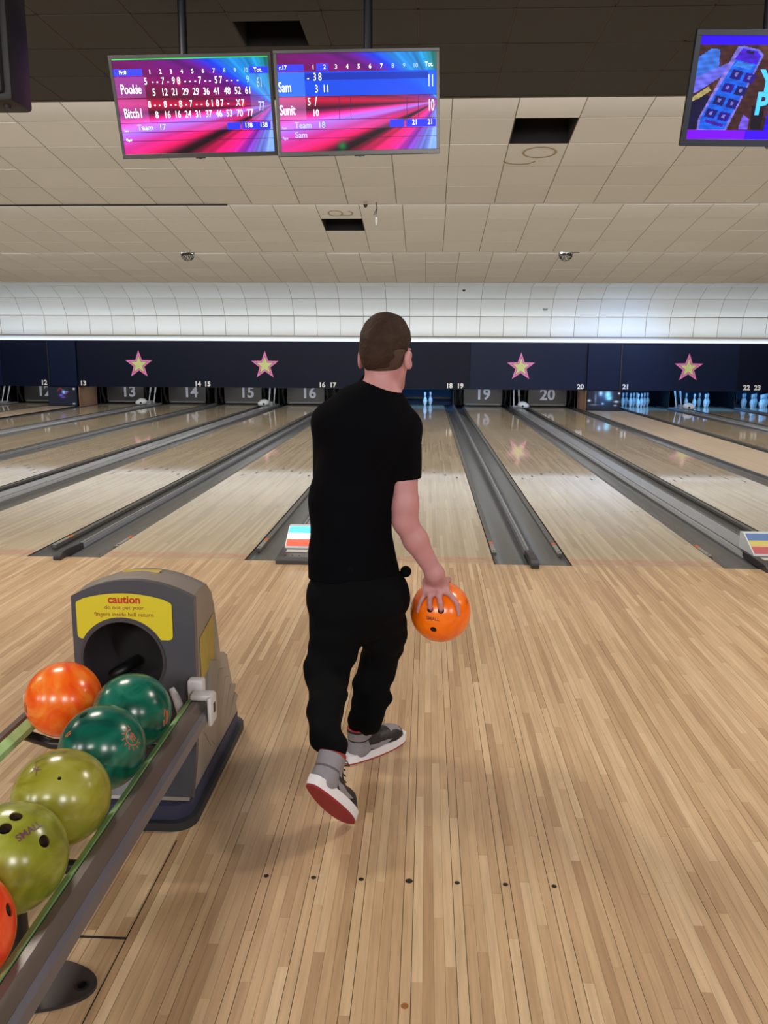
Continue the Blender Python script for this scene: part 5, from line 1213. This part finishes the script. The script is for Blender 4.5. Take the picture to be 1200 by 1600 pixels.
# sneakers, built once in their own frame (y from heel to toe, z up) and set on both feet
def shoe(M4, nm_label, side):
    root = bpy.data.objects.new('sneaker', None)
    g = SDF((-.08, -.04, 0), (.08, .31, .19), .0024); C_ = g.cone
    C_((0, .040, .040), .034, (0, .10, .045), .036, k=.02); C_((0, .10, .045), .037, (.0, .20, .036), .041, k=.02); C_((0, .20, .036), .041, (0, .232, .032), .036, k=.02)
    C_((0, .048, .045), .036, (0, .044, .115), .040, k=.02); C_((0, .10, .07), .026, (0, .070, .125), .030, k=.02)
    g.clip((0, 0, .018), (0, 0, -1)); g.clip((0, .04, .128), (0, -.25, 1))
    g.cone((0, .047, .085), .031, (0, .050, .16), .034, k=.003, op='sub')
    me = g.mesh('upper', 1); V = np.empty(len(me.vertices)*3); me.vertices.foreach_get('co', V); V = V.reshape(-1, 3); N = np.array([v.normal[:] for v in me.vertices]); Fq = [tuple(p.vertices) for p in me.polygons]
    C3 = np.array([V[list(q)].mean(0) for q in Fq]); out = np.array([N[list(q)].mean(0) for q in Fq])
    ctr = np.array([0, .06, .12]); inner = (C3[:, 2] > .085) & (((C3[:, 0])**2+(C3[:, 1]-.048)**2) < .036**2)
    x, y, z = np.abs(C3[:, 0]), C3[:, 1], C3[:, 2]
    def panel(sel, off, name, m, par):
        idx = np.where(sel)[0]
        if len(idx) == 0: return None
        used = {}; vs = []; fs = []
        for i in idx:
            f = []
            for v in Fq[i]:
                if v not in used: used[v] = len(vs); vs.append(V[v]+N[v]*off)
                f.append(used[v])
            fs.append(f)
        q = bpy.data.meshes.new(name); q.from_pydata([M4 @ Vector(v) for v in vs], [], fs); q.materials.append(MT[m])
        for p in q.polygons: p.use_smooth = True
        o = bpy.data.objects.new(name, q); COL.objects.link(o); o.parent = par; return o
    me.transform(M4); me.materials.append(MT['shoe_black']); up = from_mesh('sneaker', me, person); up['label'] = nm_label
    up.parent = person
    ok = ~inner
    panel(ok & (y > .185) & (y < .243) & (z > .052) & (x < .030), .0010, 'toe_box', 'shoe_grey', up)
    panel(ok & (y < .075-.25*(z-.02)) & (z < .078) & (y+.0 < .09), .0012, 'heel_counter', 'shoe_grey', up)
    panel(ok & (z > .082) & (z < .112) & (y < .080-.0*(z)), .0012, 'ankle_panel', 'shoe_grey', up) if side > 0 else panel(ok & (z > .070) & (z < .118) & (y < .085), .0012, 'ankle_panel', 'shoe_grey', up)
    lo_ = .036+.9*np.clip(y-.125, 0, 1)*.45+3.2*np.clip(.125-y, 0, 1)**1.35; hi_ = .062+.40*np.clip(y-.075, 0, 1)
    sw = (y > .070) & (y < .185) & (z > .040+6.0*(y-.125)**2) & (z < .060+3.0*np.clip(.105-y, 0, 1)*.1+2.0*np.clip(.11-y, 0, 1)*.0+(y-.125)*-.10*(y > .125)) & (x > .02)
    sw = (y > .062) & (y < .180) & (x > .015) & (z < .047+.22*(.18-y)*.35+.0) & (z > .047-.018*np.sin(np.clip((.18-y)/.118, 0, 1)*PI)**1.0*1.0+.0)
    panel(ok & sw, .0018, 'side_stripe', 'shoe_grey', up)
    panel(ok & (z > .112) & (out[:, 2] < .9), .0010, 'collar', 'shoe_black', up)
    panel(inner | (z > .1185), .0016, 'collar_lining', 'shoe_red', up)
    def outline(e, n=36):
        P = []
        for k in range(n):
            a = 2*PI*k/n; yy = .132-.147*math.cos(a); wv = (.036+.010*math.sin((yy-.0)/.28*PI*.9-.6))*abs(math.sin(a))**.62; P.append(((wv+e)*(1 if math.sin(a) > 0 else -1), yy+e*(-math.cos(a))))
        return P
    def slab(e, z0, z1, name, m, par):
        bm = BM(); prism(bm, outline(e), z0, z1, 'z'); bmesh.ops.transform(bm, matrix=M4, verts=bm.verts); return obj(name, bm, MT[m], par, smooth='auto')
    slab(.0035, .004, .033, 'midsole', 'shoe_white', up); slab(.002, -.002, .0045, 'outsole', 'shoe_red', up)
    for k in range(5):
        yy = .118+.017*k*.9; zz = .112-.013*k
        bm = BM(); tube(bm, [(-.020, yy, zz-.006), (-.008, yy+.003, zz+.001), (.008, yy-.002, zz+.001), (.020, yy, zz-.006)], .0024, 6); bmesh.ops.transform(bm, matrix=M4, verts=bm.verts); obj('lace', bm, MT['shoe_black'], up, smooth=True)
    bm = BM()
    for s in (-1, 1): tube(bm, [(0, .105, .122), (s*.018, .112, .134), (s*.030, .118, .122), (s*.012, .112, .118)], .0024, 6)
    bmesh.ops.transform(bm, matrix=M4, verts=bm.verts); obj('lace_bow', bm, MT['shoe_black'], up, smooth=True)
    return up
shoe(FR, 'planted right sneaker seen from its side', 1)
shoe(FL, 'lifted left sneaker showing its red outsole', -1)
